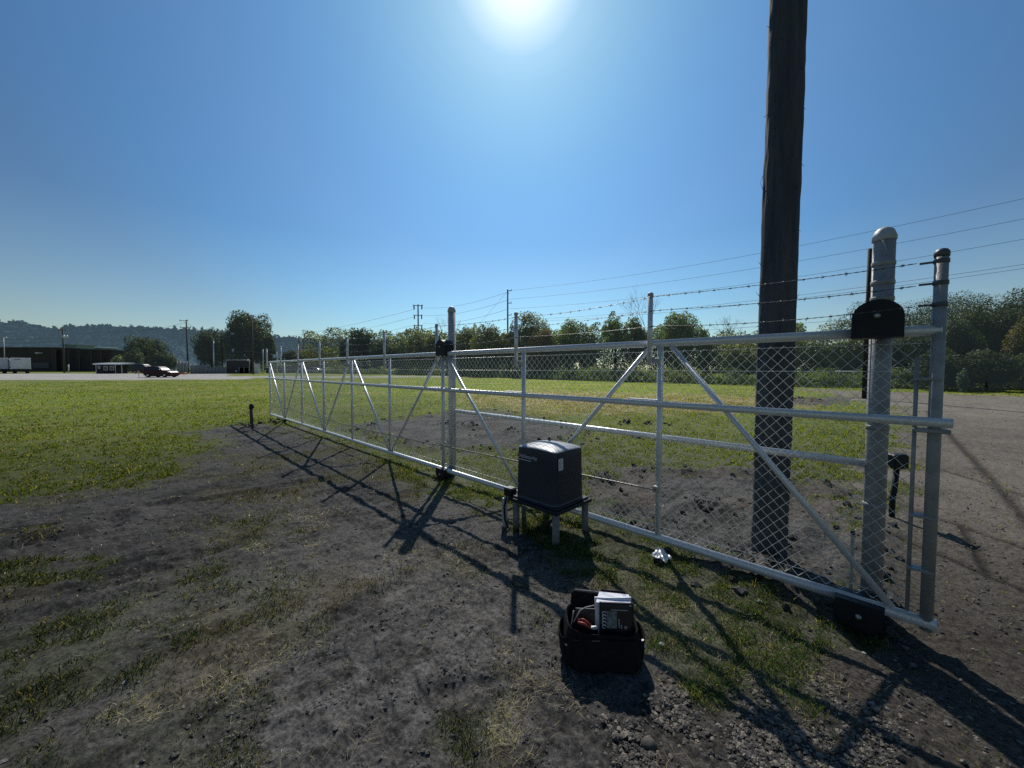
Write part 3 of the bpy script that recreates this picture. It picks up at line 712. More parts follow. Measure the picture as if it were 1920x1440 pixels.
# ------------------------------------------------------------------ near utility pole
def near_pole():
    b0 = Vector(gp(1441, 1046)); b0.z = 0
    tp = Vector(dp(1478, 0, b0.y)); dirx = (tp.x-b0.x)/tp.z
    n, m_ = 72, 420; Ht = 9.5; V = []
    for i in range(m_+1):
        z = -.3+(Ht+.3)*i/m_; rr = .141*(1-.022*max(z, 0)/3)
        for k in range(n):
            a = 2*math.pi*k/n; v = Vector((math.cos(a)*2.2, math.sin(a)*2.2, z*.9))
            d = mnoise.noise(v)*.008+mnoise.noise(Vector((math.cos(a)*9, math.sin(a)*9, z*.7)))*.002+mnoise.noise(Vector((math.cos(a)*4, math.sin(a)*4, z*6)))*.005
            d += .005*max(0, mnoise.noise(Vector((math.cos(a)*3+5, math.sin(a)*3, z*2.3)))-.35)*3
            d += .012*math.exp(-((z-3.33)/.10)**2)*math.exp(-((a if a < 3.14 else a-6.28)/.5)**2)
            V.append((b0.x+dirx*z+(rr+d)*math.cos(a), b0.y+(rr+d)*math.sin(a), z))
    V = np.array(V); i = np.arange(m_)[:, None]*n; j = np.arange(n)[None]; j2 = (j+1) % n
    Fq = np.stack([i+j, i+j2, i+n+j2, i+n+j], -1).reshape(-1, 4)
    t = thing('utility_pole', 'huge dark wooden pole close behind the gate, cut off by the top of the picture', 'utility pole', tuple(b0))
    m = mat('creosote_wood', (.045, .052, .066), .85, 0, (.085, .090, .100), 3.2, .3, 14, stretch=(6, 6, .5), spec=.2)  # veiling glare painted in: wood tone lifted toward blue-grey
    np_mesh('pole', V, Fq, m, parent=t, smooth=True)
    b = MB()
    for k in range(60):
        z = random.uniform(.3, 6.5); a = random.uniform(0, 6.28); d = Vector((math.cos(a), math.sin(a), 0))
        c = Vector((b0.x+dirx*z, b0.y, z))+d*.139
        b.tube(c, c+d*random.uniform(.012, .03)+Z*random.uniform(-.07, .07), .003, .0008, n=4)
    b.build('splinters', m, t)['kind'] = 'stuff'
near_pole()

# ------------------------------------------------------------------ tool bag and its contents
bc = Vector(gp(1133, 1266)); ba = R(-4)
BX = Vector((math.cos(ba), math.sin(ba), 0)); BY = Vector((-math.sin(ba), math.cos(ba), 0))
def bq(x, y, z): return Vector((bc.x, bc.y, 0))+BX*x+BY*y+Z*z
def bag():
    t = thing('tool_bag', 'open black fabric tool bag full of manuals, sitting on the dark earth', 'tool bag', tuple(bq(0, .13, 0)))
    V = []; n = 48; rings = [(.0, .00), (.02, .012), (.11, .018), (.17, .010), (.222, .0), (.230, -.004), (.222, -.010), (.15, -.004), (.03, -.004)]
    for i, (z, o_) in enumerate(rings):
        for k in range(n):
            th = 2*math.pi*k/n; c, s_ = math.cos(th), math.sin(th); e = .45
            a, b = .205+o_, .115+o_
            x = a*math.copysign(abs(c)**e, c); y = b*math.copysign(abs(s_)**e, s_)
            w_ = mnoise.noise(Vector((x*9, y*9, z*8)))*.012*(1 if i < 6 else .6)
            zz = z+(.018*math.sin(th*2+1)+.012*mnoise.noise(Vector((x*14, y*14, 3))))*(z/.27)
            if y > .05: zz += .06*(z/.27)*min(1, (y-.05)/.05)
            V.append(bq(x*(1+w_*2), y+w_+.13, zz))
    Fq = [(i*n+k, i*n+(k+1) % n, (i+1)*n+(k+1) % n, (i+1)*n+k) for i in range(len(rings)-1) for k in range(n)]
    b = MB(); b.add(V, Fq, True); b.f.append(tuple(8*n+k for k in range(n))); b.sm.append(False); b.build('bag_body', FABRIC, t)
    # stiff back panel
    b = MB(); pl = [(-.175, .16), (-.165, .33), (-.14, .352), (.15, .325), (.175, .315), (.185, .16)]
    b.prism(pl, bq(0, .235, 0), BX, Z, BY, 0, .016); b.build('back_panel', FABRIC, t)
    b = MB(); b.path([bq(-.145, .228, .351), bq(0, .226, .342), bq(.16, .228, .330)], .007, 8); b.build('piping', mat('grey_piping', (.13, .12, .12), .7), t)
    # side pockets that bulge out
    for sx in (-1, 1):
        b = MB(); V = []; m_ = 14
        for i, (z, w_) in enumerate([(.03, .03), (.08, .045), (.14, .05), (.175, .052), (.185, .047), (.17, .042), (.06, .03)]):
            for k in range(m_):
                a = -math.pi/2+math.pi*k/(m_-1); V.append(bq(sx*(.200+w_*math.cos(a)), .12+.085*math.sin(a), z+.012*math.sin(a*2)))
        b.add(V, [(i*m_+k, i*m_+k+1, (i+1)*m_+k+1, (i+1)*m_+k) for i in range(6) for k in range(m_-1)], True); b.build('side_pocket', FABRIC, t)
    b = MB(); b.path([bq(.228, .07, .165), bq(.238, .07, .13), bq(.240, .075, .115)], [.008, .010, .004], 8); b.build('pocket_glint', WHITE, t)  # white sliver imitates a glint on the right pocket
    b = MB(); b.path([bq(-.228, .06, .15), bq(-.215, .04, .138), bq(-.205, .035, .140)], [.003, .003, .006], 6); b.build('pocket_glint', WHITE, t)  # white sliver imitates a glint on the left pocket
    b = MB(); b.path([bq(-.190, .06, .20), bq(-.17, .07, .29), bq(-.165, .08, .315)], .0035, 6)
    b.path([bq(-.165, .08, .245), bq(-.125, .10, .305), bq(-.09, .11, .318), bq(-.04, .13, .318)], .004, 6); b.build('strap', mat('grey_strap', (.30, .30, .29), .8), t)
    # front pocket seam
    b = MB(); b.prism([(-.17, .03), (.17, .03), (.175, .20), (-.175, .20)], bq(0, .004, 0), BX, Z, -BY, 0, .014); b.build('front_pocket', FABRIC, t)
bag()
# manual in front, loose papers behind, pliers
def slab(name, c, ax, ay, an, w_, h_, d_, m, label, cat, bend=0.0):
    b = MB(); nseg = 10; V = []
    for sgn in (0, 1):
        for i in range(nseg+1):
            for j in range(nseg+1):
                u = (i/nseg-.5)*w_; v = j/nseg*h_
                V.append(c+ax*u+ay*v+an*(d_*sgn+bend*((u/w_*2)**2)*1.0+bend*1.5*(v/h_)**2))
    k = (nseg+1)**2; f = []
    for i in range(nseg):
        for j in range(nseg):
            a = i*(nseg+1)+j; f.append((a, a+1, a+nseg+2, a+nseg+1)); f.append((k+a, k+a+nseg+1, k+a+nseg+2, k+a+1))
    for i in range(nseg):
        for a, b2 in ((i, i+1), (nseg*(nseg+1)+i, nseg*(nseg+1)+i+1), (i*(nseg+1), (i+1)*(nseg+1)), (i*(nseg+1)+nseg, (i+1)*(nseg+1)+nseg)):
            f.append((a, b2, k+b2, k+a))
    b.add(V, f, True)
    o = b.build(name, m, None, tuple(c)); tag(o, label, cat); return o
tl = (Z+BY*.10).normalized()
an = BX.cross(tl)
man = slab('manual', bq(.080, .075, .125), BX, tl, -BY, .192, .240, .012, mat('manual_cover', (.020, .018, .020), .4), 'dark manual with grey panel and white curls, standing in front inside the black bag', 'manual')
def onman(u0, v0, u1, v1, d=.0135):
    return [Vector(bq(.080, .075, .125))+BX*a+tl*c-BY*d for a, c in ((u0, v0), (u1, v0), (u1, v1), (u0, v1))]
b = MB(); b.add(onman(-.055, .10, .002, .195), [(0, 1, 2, 3)]); b.build('grey_panel', mat('grey_panel', (.11, .12, .12), .7, 0, (.24, .25, .25), 70, contrast=(.45, .55)), man)
b = MB()
for k in range(5):
    c = Vector(bq(.080, .075, .125))+BX*-.070+tl*(.108+.019*k)-BY*.014
    b.path([c+BX*.011*math.cos(a)+tl*.009*math.sin(a) for a in [2*math.pi*i/10 for i in range(9)]], .0022, 5)
b.build('curl_print', PAPER, man)
b = MB()
for k in range(14): b.add(onman(-.03+.0068*k, .200, -.0255+.0068*k, .205), [(0, 1, 2, 3)])
b.build('title_print', LOGO, man); b = MB()
for k in range(5): b.add(onman(.012+.0*k, .105+.010*k, .017, .112+.010*k), [(0, 1, 2, 3)])
for k in range(3): b.add(onman(.024, .100+.008*k, .031, .104+.008*k), [(0, 1, 2, 3)])
b.build('cover_print', LOGO, man)
b = MB(); b.lathe(Vector(bq(.080, .075, .125))+BX*.052+tl*.108-BY*.014, [(.011, 0), (.010, .003), (.001, .004)], 12, -BY); b.build('pink_seal', mat('pink_seal', (.45, .22, .28), .6), man)
slab('loose_papers', bq(.070, .105, .12), (BX+Z*.04).normalized(), (Z+BY*.10).normalized(), -BY, .212, .250, .010, PAPER, 'white loose papers sticking up behind the manual in the black bag', 'papers', -.006)
b = MB()
for k in range(4):
    V = [bq(-.035, .10, .352+.002*k), bq(.165, .085, .350+.002*k), bq(.175, .19, .352+.002*k), bq(.0, .20, .358+.002*k)]
    c_ = sum(V, Vector())/4
    b.add(V+[v-Z*.0012 for v in V], [(0, 1, 2, 3), (7, 6, 5, 4), (0, 4, 5, 1), (1, 5, 6, 2), (2, 6, 7, 3), (3, 7, 4, 0)])
tag(b.build('folded_sheets', PAPER, None, tuple(bq(.06, .14, .345))), 'white sheets folded flat over the top of the papers in the bag', 'papers')
slab('booklet', bq(-.085, .10, .10), BX, (Z+BY*.2).normalized(), -BY, .13, .20, .010, mat('booklet_cover', (.022, .016, .018), .45, 0, (.07, .065, .06), 30, contrast=(.5, .6)), 'dark booklet leaning inside the left half of the black bag', 'booklet')
pl_ = thing('pliers', 'pliers with dull red grips lying in the left side of the bag', 'pliers', tuple(bq(-.10, .06, .24)))
b = MB(); b.path([bq(-.145, .055, .262), bq(-.11, .05, .258), bq(-.075, .045, .240)], [.007, .009, .007], 8); b.build('grip', RED, pl_)
b = MB(); b.path([bq(-.140, .07, .266), bq(-.11, .075, .264), bq(-.07, .065, .244)], [.007, .009, .007], 8); b.build('grip', RED, pl_)
b = MB(); b.box(bq(-.052, .055, .235), (.036, .022, .012), BX, BY, Z, .003); b.build('jaws', GALV_DULL, pl_)
b = MB(); b.path([bq(.02, .248, .345), bq(.10, .246, .342), bq(.165, .244, .336)], .009, 10)
tag(b.build('marker_pen', BLACK, None, tuple(bq(.1, .24, .34))), 'black marker pen lying along the back rim of the tool bag', 'pen')

# crumpled foil wrapper, stones and sticks
def wrapper():
    c = Vector(gp(1240, 1052)); n = 9; V = []
    for i in range(n):
        for j in range(n):
            u, v = (i/(n-1)-.5)*.125, (j/(n-1)-.5)*.125
            V.append((c.x+u*.8-v*.6, c.y+u*.6+v*.8, c.z+.03+mnoise.noise(Vector((u*30, v*30, 2)))*.018+.02+.42*(v*.8+u*.6)+random.uniform(-.0025, .0025)))
    b = MB(); b.add(V, [(i*n+j, i*n+j+1, (i+1)*n+j+1, (i+1)*n+j) for i in range(n-1) for j in range(n-1)])
    tag(b.build('foil_wrapper', FOIL, None, tuple(c)), 'crumpled silver foil wrapper lying in the grass under the gate', 'litter')
wrapper()
def stone(px, py, s, c, label):
    p = Vector(gp(px, py)); z = gz(p.x, p.y); b = MB(); V = []; n, m_ = 14, 8
    for i in range(m_+1):
        for k in range(n):
            t_, a = math.pi*i/m_, 2*math.pi*k/n; d = Vector((math.sin(t_)*math.cos(a), math.sin(t_)*math.sin(a), math.cos(t_)))
            rr = s*(1+.35*mnoise.noise(d*1.7+Vector((px, 0, 0)))); V.append((p.x+d.x*rr*1.2, p.y+d.y*rr, z+s*.3+d.z*rr*.6))
    b.add(V, [(i*n+k, i*n+(k+1) % n, (i+1)*n+(k+1) % n, (i+1)*n+k) for i in range(m_) for k in range(n)], True)
    tag(b.build('stone', mat('stone', tuple(x*.8 for x in c), .85, 0, c, 20, .4, 60), None, (p.x, p.y, z)), label, 'stone')
stone(1240, 1216, .019, (.34, .34, .33), 'pale flat stone beside the right pocket of the tool bag')
stone(1215, 1400, .030, (.07, .065, .06), 'dark round stone at the tip of the bag shadow')
stone(1620, 1216, .012, (.40, .38, .34), 'small pale pebble in the shadow under the near gate end')
stone(1425, 1133, .016, (.40, .39, .36), 'small whitish pebble below the gate bottom rail')

# short stake beyond the bare ground
p = Vector(gp(472, 800)); t = thing('bollard', 'short dark pipe bollard with black cap near the far end of the gate', 'bollard', tuple(p))
MB().tube(p-Z*.1, p+Z*.56, .045, n=14).build('pipe', mat('rusty_pipe', (.05, .045, .04), .8, 0, (.10, .09, .08), 20), t)
MB().lathe(p+Z*.54, [(.055, 0), (.058, .02), (.055, .10), (.03, .14), (0, .145)], 14).build('cap', BLACK, t)
MB().box(p+Z*.60+Vector((.06, 0, 0)), (.05, .05, .07), bev=.008).build('bracket', BLACK, t)

# ------------------------------------------------------------------ trees
TREEM = leafmat('foliage', .38, .65, 1.15); haze_glow(TREEM, (.014, .019, .022))  # leaves glow faintly to imitate shade lifted by veiling glare
BARKM = mat('bark', (.05, .045, .04), .9, 0, (.09, .08, .07), 3)
GAIN_ = 1.45
PAL = {'dark': (np.array([.012, .022, .010]), np.array([.058, .075, .030])), 'green': (np.array([.030, .050, .016]), np.array([.185, .225, .080])),
       'olive': (np.array([.034, .042, .016]), np.array([.190, .205, .080])), 'rust': (np.array([.045, .040, .018]), np.array([.190, .150, .065])),
       'blue': (np.array([.020, .040, .030]), np.array([.07, .11, .08])), 'gold': (np.array([.03, .035, .010]), np.array([.14, .115, .03]))}
PAL = {k: (a*GAIN_*.75, b*GAIN_*(.80 if k == 'dark' else 1.0)) for k, (a, b) in PAL.items()}
def leaf_quads(P, Nn, size, colr):
    n = len(P); a = rng.normal(0, 1, (n, 3)); Nn = Nn+a*.7; Nn /= np.linalg.norm(Nn, axis=1, keepdims=True)+1e-9
    t = np.cross(Nn, rng.normal(0, 1, (n, 3))); t /= np.linalg.norm(t, axis=1, keepdims=True)+1e-9; b_ = np.cross(Nn, t)
    s = size*rng.uniform(.55, 1.35, n)[:, None]/2; k = rng.uniform(.45, .9, n)[:, None]
    Q = np.stack([P-t*s, P+b_*s*k, P+t*s, P-b_*s*k], 1).reshape(-1, 3)
    return Q, np.arange(n*4).reshape(n, 4), np.repeat(colr, 4, 0)
def crown(c, rx, ry, rz, leaf, dens=1., pal='green', nl=None, thin=0., flat=0.):
    nl = nl or 22
    L = []
    for k in range(nl):
        d = rng.normal(0, 1, 3); d /= np.linalg.norm(d); u = rng.uniform(.25, .78)
        if d[2] < -.3: d[2] *= .5
        L.append((np.array(c)+d*u*np.array([rx, ry, rz]), rng.uniform(.28, .50)*(1-thin*.4)))
    L.append((np.array(c), .80*(1-thin))); L.append((np.array(c)-np.array([0, 0, rz*.35]), .75*(1-thin)))
    N_ = int(dens*7.0*math.pi*rx*rz/(leaf*leaf*.33)); N_ = min(N_, 30000)
    wts = np.array([l[1]**2 for l in L]); wts /= wts.sum(); idx = rng.choice(len(L), N_, p=wts)
    cc = np.array([l[0] for l in L])[idx]; rr = np.array([l[1] for l in L])[idx]
    d = rng.normal(0, 1, (N_, 3)); d /= np.linalg.norm(d, axis=1, keepdims=True)
    rad = rr*(.60+.45*rng.uniform(0, 1, N_)**.6)
    P = cc+d*rad[:, None]*np.array([rx*.9, ry*.9, rz*1.02])
    cl = vnoise(P[:, 0]/leaf/3+P[:, 1]/leaf/4, P[:, 2]/leaf/3, 7)
    keep = cl > (.12+thin*.5); P, d, cl, idx = P[keep], d[keep], cl[keep], idx[keep]
    lo, hi = PAL[pal]; lobe = rng.uniform(-.25, .25, len(L))[idx]
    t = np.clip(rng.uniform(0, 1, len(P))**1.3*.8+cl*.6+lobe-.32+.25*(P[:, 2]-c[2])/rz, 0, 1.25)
    return P, d, mixc(lo, hi, t)
def tree(px, Y, top, wpx, pal, label, base_frac=.12, name='tree', thin=0., dens=1., group='trees beyond the field', lf=None, trunk=True, depth=None):
    bx_, by_, bz_ = gY(px, Y); tz = dp(px, top, Y)[2]; H = tz-bz_; w_ = wpx/F_PX*Y/2*max(.66, Y/math.hypot(bx_, Y))*1.38
    leaf = lf or max(.18, Y/385*1.7)
    t = thing(name, label, 'tree', (bx_, by_, bz_), group)
    cz = bz_+H*(base_frac+1)/2; rz = H*(1-base_frac)/2
    P, d, c = crown((bx_, by_, cz+rz*.04), w_, depth or w_*.9, rz*1.08, leaf, dens, pal, thin=thin)
    P[:, 2] = np.maximum(P[:, 2], bz_+.05)
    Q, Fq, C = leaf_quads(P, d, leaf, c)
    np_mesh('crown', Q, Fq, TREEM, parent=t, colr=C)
    if trunk:
        b = MB(); r0 = max(.10, H*.022); B = Vector((bx_, by_, bz_-.2)); tp = Vector((bx_, by_, bz_+H*.6))
        b.path([B, B+Z*H*.25+Vector((.02*H, 0, 0)), tp], [r0, r0*.75, r0*.3], 8)
        for k in range(9 if thin > .2 else 5):
            a = random.uniform(0, 6.28); z0 = H*random.uniform(.22, .5); e = Vector((math.cos(a)*w_*.75, math.sin(a)*w_*.7, z0+H*random.uniform(.2, .42)))
            b.path([B+Z*z0, B+Vector((e.x*.4, e.y*.4, z0+(e.z-z0)*.6)), B+e], [r0*.4, r0*.25, r0*.08], 5)
        b.build('trunk', BARKM, t)
    return t
def bare_tree(px, Y, top, wpx, label, z0f=.3):
    bx_, by_, bz_ = gY(px, Y); H = dp(px, top, Y)[2]-bz_; w_ = wpx/F_PX*Y/2
    b = MB(); rs = random.Random(px)
    def br(p, d, L_, r, k):
        e = p+d*L_; b.path([p, p+d*L_*.5+Vector((rs.uniform(-.05, .05)*L_, 0, 0)), e], [r, r*.8, r*.6], 4, False)
        if k:
            for _ in range(3):
                a = Vector((rs.uniform(-.8, .8), rs.uniform(-.5, .5), rs.uniform(.0, .5))); br(e, (d+a).normalized(), L_*rs.uniform(.6, .85), r*.6, k-1)
    br(Vector((bx_, by_, bz_)), Vector((0, 0, 1)), H*.42, .075, 4)
    tag(b.build('bare_tree', mat('grey_twigs', (.14, .13, .12), .9), None, (bx_, by_, bz_)), label, 'tree', 'trees beyond the field')
TREES = [
 (470, 105, 586, 96, 'dark', 'large dark spreading tree left of the far gate end, the biggest of the far trees', .02, 0),
 (396, 108, 618, 62, 'dark', 'lower dark tree against the left flank of the large spreading tree', .02, 0),
 (507, 100, 626, 28, 'dark', 'dark tree forming the right shoulder of the large spreading tree', .02, 0),
 (272, 128, 632, 84, 'dark', 'round dark tree behind the small shed', .0, 0),
 (252, 116, 654, 40, 'dark', 'small round dark tree in front of the larger round one behind the shed', .0, 0),
 (312, 128, 662, 44, 'dark', 'low dark bushy tree right of the round dark tree', .0, 0),
 (224, 130, 664, 26, 'green', 'low green bushy tree left of the round dark tree', .0, 0),
 (652, 108, 633, 26, 'dark', 'small dark tree left of the tall ragged one above the far half of the gate', .1, .2),
 (682, 105, 611, 44, 'dark', 'tall ragged dark tree above the far half of the gate', .1, .15),
 (618, 120, 648, 60, 'green', 'low green tree below the distant hill, left of the ragged dark tree', .0, 0),
 (575, 118, 655, 50, 'rust', 'low reddish tree behind the far end of the gate', .0, 0),
 (545, 118, 655, 34, 'dark', 'low dark tree right beside the large spreading tree', .0, 0),
 (722, 100, 634, 54, 'dark', 'flat-topped dark green tree left of the six-armed power pole', .0, 0),
 (752, 100, 637, 40, 'green', 'low green tree just left of the six-armed power pole', .0, 0),
 (783, 92, 618, 42, 'olive', 'domed olive tree behind the six-armed power pole', .0, 0),
 (812, 90, 624, 34, 'olive', 'olive tree seen between two posts at the middle of the gate', .0, .1),
 (872, 82, 613, 42, 'olive', 'olive tree just right of the slimmer gate post', .0, 0),
 (917, 78, 602, 60, 'olive', 'broad olive tree left of the tall thin power pole', .0, 0),
 (954, 76, 606, 34, 'rust', 'thin reddish tree behind the tall thin power pole', .05, .45),
 (1003, 74, 582, 64, 'olive', 'tall domed olive and rust tree right of the tall thin power pole', .0, 0),
 (1022, 68, 612, 50, 'rust', 'rusty tree in front of the tall domed one', .0, 0),
 (1064, 66, 604, 44, 'green', 'green pointed tree right of the tall domed olive tree', .0, .1),
 (1100, 64, 617, 40, 'olive', 'small olive tree left of the thin pale trees', .0, .1),
 (1152, 58, 585, 46, 'green', 'thin airy pale green tree with sky showing through, left of the barbed wire post', .1, .6),
 (1190, 58, 592, 48, 'olive', 'airy olive tree beside the barbed wire post', .1, .45),
 (1268, 54, 577, 76, 'green', 'round leafy tree right of the barbed wire post', .1, .15),
 (1322, 50, 616, 34, 'green', 'small green tree top between the round leafy tree and the near pole', .1, .2),
 (1490, 46, 600, 44, 'green', 'tree top showing just right of the near wooden pole', .1, .2),
 (1395, 46, 640, 90, 'olive', 'olive tree behind the mesh left of the near wooden pole', .0, 0),
 (1545, 42, 640, 80, 'green', 'green tree behind the mesh right of the near wooden pole', .0, 0),
 (1600, 40, 628, 80, 'olive', 'leafy olive tree left of the thick gate post', .0, 0),
 (1700, 36, 622, 110, 'dark', 'dark tree between the thick gate post and the gate end post', .0, 0),
 (1780, 36, 600, 100, 'dark', 'dark tree just right of the gate end post', .0, 0),
 (1850, 38, 570, 130, 'dark', 'tall dark tree second from the right edge', .0, 0),
 (1925, 38, 545, 130, 'dark', 'tallest dark tree, cut by the right edge of the picture', .0, 0),
 (1915, 33, 600, 80, 'gold', 'yellowing tree in front of the tall dark ones at the right edge', .1, 0),
 (2030, 40, 540, 150, 'dark', 'dark tree beyond the right edge', .0, 0),
 (1760, 31, 662, 110, 'dark', 'low dark tree at the gravel edge behind the gate end post', .0, 0),
 (1850, 30, 655, 110, 'dark', 'low dark tree at the gravel edge right of the small bluish tree', .0, 0),
 (1960, 30, 650, 120, 'dark', 'low dark tree at the gravel edge by the right border', .0, 0),
 (1806, 28, 694, 24, 'blue', 'small bluish-green tree standing at the gravel edge', .0, 0),
]
for (px, Y, top, wpx, pal, lab, bf, th) in TREES:
    tree(px, Y, top, wpx, pal, lab, bf, thin=th, trunk=(th > 0 or wpx > 50))
bare_tree(1206, 60, 574, 30, 'leafless grey tree rising above the airy olive tree')
bare_tree(1368, 50, 618, 24, 'small leafless tree left of the near wooden pole')
bare_tree(838, 88, 622, 24, 'leafless twiggy tree left of the slimmer gate post')

def brush_line(name, pts, h0, h1, thick, pal2, label, cat, leafk=1.6, dens=1., tall=False):
    """a hedge-like mass of brush following a line of (px, Y)"""
    A = [Vector(gY(px, Y)) for px, Y in pts]; Ps = []; Cs = []
    for i in range(len(A)-1):
        a, b_ = A[i], A[i+1]; L_ = (b_-a).length; Ym = (a.y+b_.y)/2; leaf = max(.13, Ym/385*leafk)
        n = int(dens*L_*(h0+h1)/2*15/(leaf*leaf)); n = min(n, 70000)
        t = rng.uniform(0, 1, n); x = a.x+(b_.x-a.x)*t; y = a.y+(b_.y-a.y)*t
        hh = h0+(h1-h0)*vnoise(x/(Ym*.035), y/(Ym*.05)+3, 5)*.65+(h1-h0)*.35*vnoise(x/.9, y/.9, 8)
        if tall: hh = hh*(.42+Ym/80.)
        off = rng.uniform(0, 1, n); y = y+off*thick; hh = hh*(.45+.55*sstep(off*3))
        z = terr(x, y)+hh*rng.uniform(0, 1, n)**.7
        cl = vnoise(x/1.1+z, z/.9+y*.3, 4); k = cl > .2
        c = mixc(PAL[pal2[0]][0], PAL[pal2[1]][1], np.clip(rng.uniform(0, 1, n)*.6+cl*1.1-.45, 0, 1.2))
        Ps.append((np.stack([x, y, z], 1)[k], c[k], leaf))
    V = []; Fs = []; C = []; o = 0
    for P, c, leaf in Ps:
        Q, Fq, cc = leaf_quads(P, np.tile(np.array([[0, -.6, .5]]), (len(P), 1)), leaf, c); V.append(Q); Fs.append(Fq+o); C.append(cc); o += len(Q)
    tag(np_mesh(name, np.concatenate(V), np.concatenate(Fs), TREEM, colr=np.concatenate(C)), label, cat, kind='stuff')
brush_line('undergrowth', [(600, 92), (720, 86), (860, 78), (1000, 62), (1130, 52), (1300, 44), (1480, 37), (1600, 33)], .5, 2.4, 4, ('green', 'green'), 'tangled green brush along the far edge of the field', 'undergrowth')
brush_line('woodland', [(560, 112), (720, 104), (860, 86), (1000, 72), (1130, 60), (1300, 51), (1480, 43), (1640, 38)], 4.8, 8.2, 5, ('dark', 'olive'), 'dense mixed wood behind the brush along the field', 'woodland', 1.7, .9, True)
brush_line('hillside_wood', [(1640, 50), (1720, 48), (1800, 47), (1900, 47), (2150, 48)], 7.0, 12.5, 8, ('dark', 'dark'), 'dark wooded slope rising toward the right edge', 'woodland', 1.2, .9)
brush_line('hedge_brush', [(1560, 36), (1680, 33.5), (1760, 32), (1900, 31), (2100, 31)], .6, 2.8, 4, ('dark', 'green'), 'dark brush along the far edge of the gravel yard', 'undergrowth')
brush_line('low_scrub', [(340, 118), (430, 112), (560, 108)], .8, 3.0, 4, ('dark', 'green'), 'low scrub beneath the large spreading tree', 'undergrowth')

# ------------------------------------------------------------------ hills
def hills():
    prof = [(-900, 605), (-200, 602), (0, 611), (30, 608), (60, 612), (95, 619), (112, 620), (140, 616), (200, 615), (260, 617), (330, 619), (400, 622), (470, 630), (540, 636), (600, 637), (650, 637), (720, 640), (900, 665), (1100, 690)]
    ps = np.array([p[0] for p in prof]); pt = np.array([p[1]+4. for p in prof])
    nx, ny = 260, 26; D0, D1 = 620., 1000.
    V = []; grid = np.linspace(-900, 1100, nx)
    for j in range(ny):
        t = j/(ny-1)
        for px in grid:
            a = (px-960)/F_PX; th = math.atan(a); D = D0+(D1-D0)*t
            x, y = D*math.sin(th), D*math.cos(th)
            ytop = float(np.interp(px, ps, pt)); Ht = dp(px, ytop, D1*math.cos(th))[2]
            s_ = t**.75*(1+.06*math.sin(px*.02+t*5)*(1-t))
            V.append((x, y, .6+Ht*s_))
    for px in grid:
        th = math.atan((px-960)/F_PX); V.append((1500*math.sin(th), 1500*math.cos(th), -5))
    V = np.array(V); ny += 1
    i = np.arange(ny-1)[:, None]*nx; j = np.arange(nx-1)[None]
    Fq = np.stack([i+j, i+j+1, i+nx+j+1, i+nx+j], -1).reshape(-1, 4)
    m = mat('hazy_hillside', (.035, .055, .070), .95, 0, (.045, .07, .08), .012, spec=0); haze_glow(m, (.043, .070, .092))  # distance haze painted as bluish colour plus emission
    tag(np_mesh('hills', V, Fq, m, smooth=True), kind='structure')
    # wooded cover
    n = 60000; px = rng.uniform(-300, 1050, n); t = rng.uniform(0, 1, n)**.7; edge = rng.uniform(0, 1, n) < .30; t[edge] = rng.uniform(.93, 1.0, edge.sum())
    th = np.arctan((px-960)/F_PX); D = D0+(D1-D0)*t; x, y = D*np.sin(th), D*np.cos(th)
    Ht = np.array([dp(a, float(np.interp(a, ps, pt)), D1*math.cos(b_))[2] for a, b_ in zip(px, th)])
    lump = fbm(px/7, px*0+1, 3, 3)
    z = .6+Ht*t**.75+rng.uniform(-3, 6, n)+np.where(edge, (lump-.3)*16*rng.uniform(0, 1, n), 0)
    c = mixc(np.array([.022, .036, .042]), np.array([.045, .065, .062]), rng.uniform(0, 1, n)*.6+.4*fbm(px/30, t*6, 9, 3))  # leaf colours carry the blue of distance haze
    Q, Fq, C = leaf_quads(np.stack([x, y, z], 1), np.tile(np.array([[0, -.5, .7]]), (n, 1)), 5.0, c)
    hm = leafmat('hill_foliage', 0, .9, spec=.0); haze_glow(hm, (.043, .070, .092))  # emission adds the painted haze to the hill leaves
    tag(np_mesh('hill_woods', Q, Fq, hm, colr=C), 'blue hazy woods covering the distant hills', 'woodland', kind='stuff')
hills()

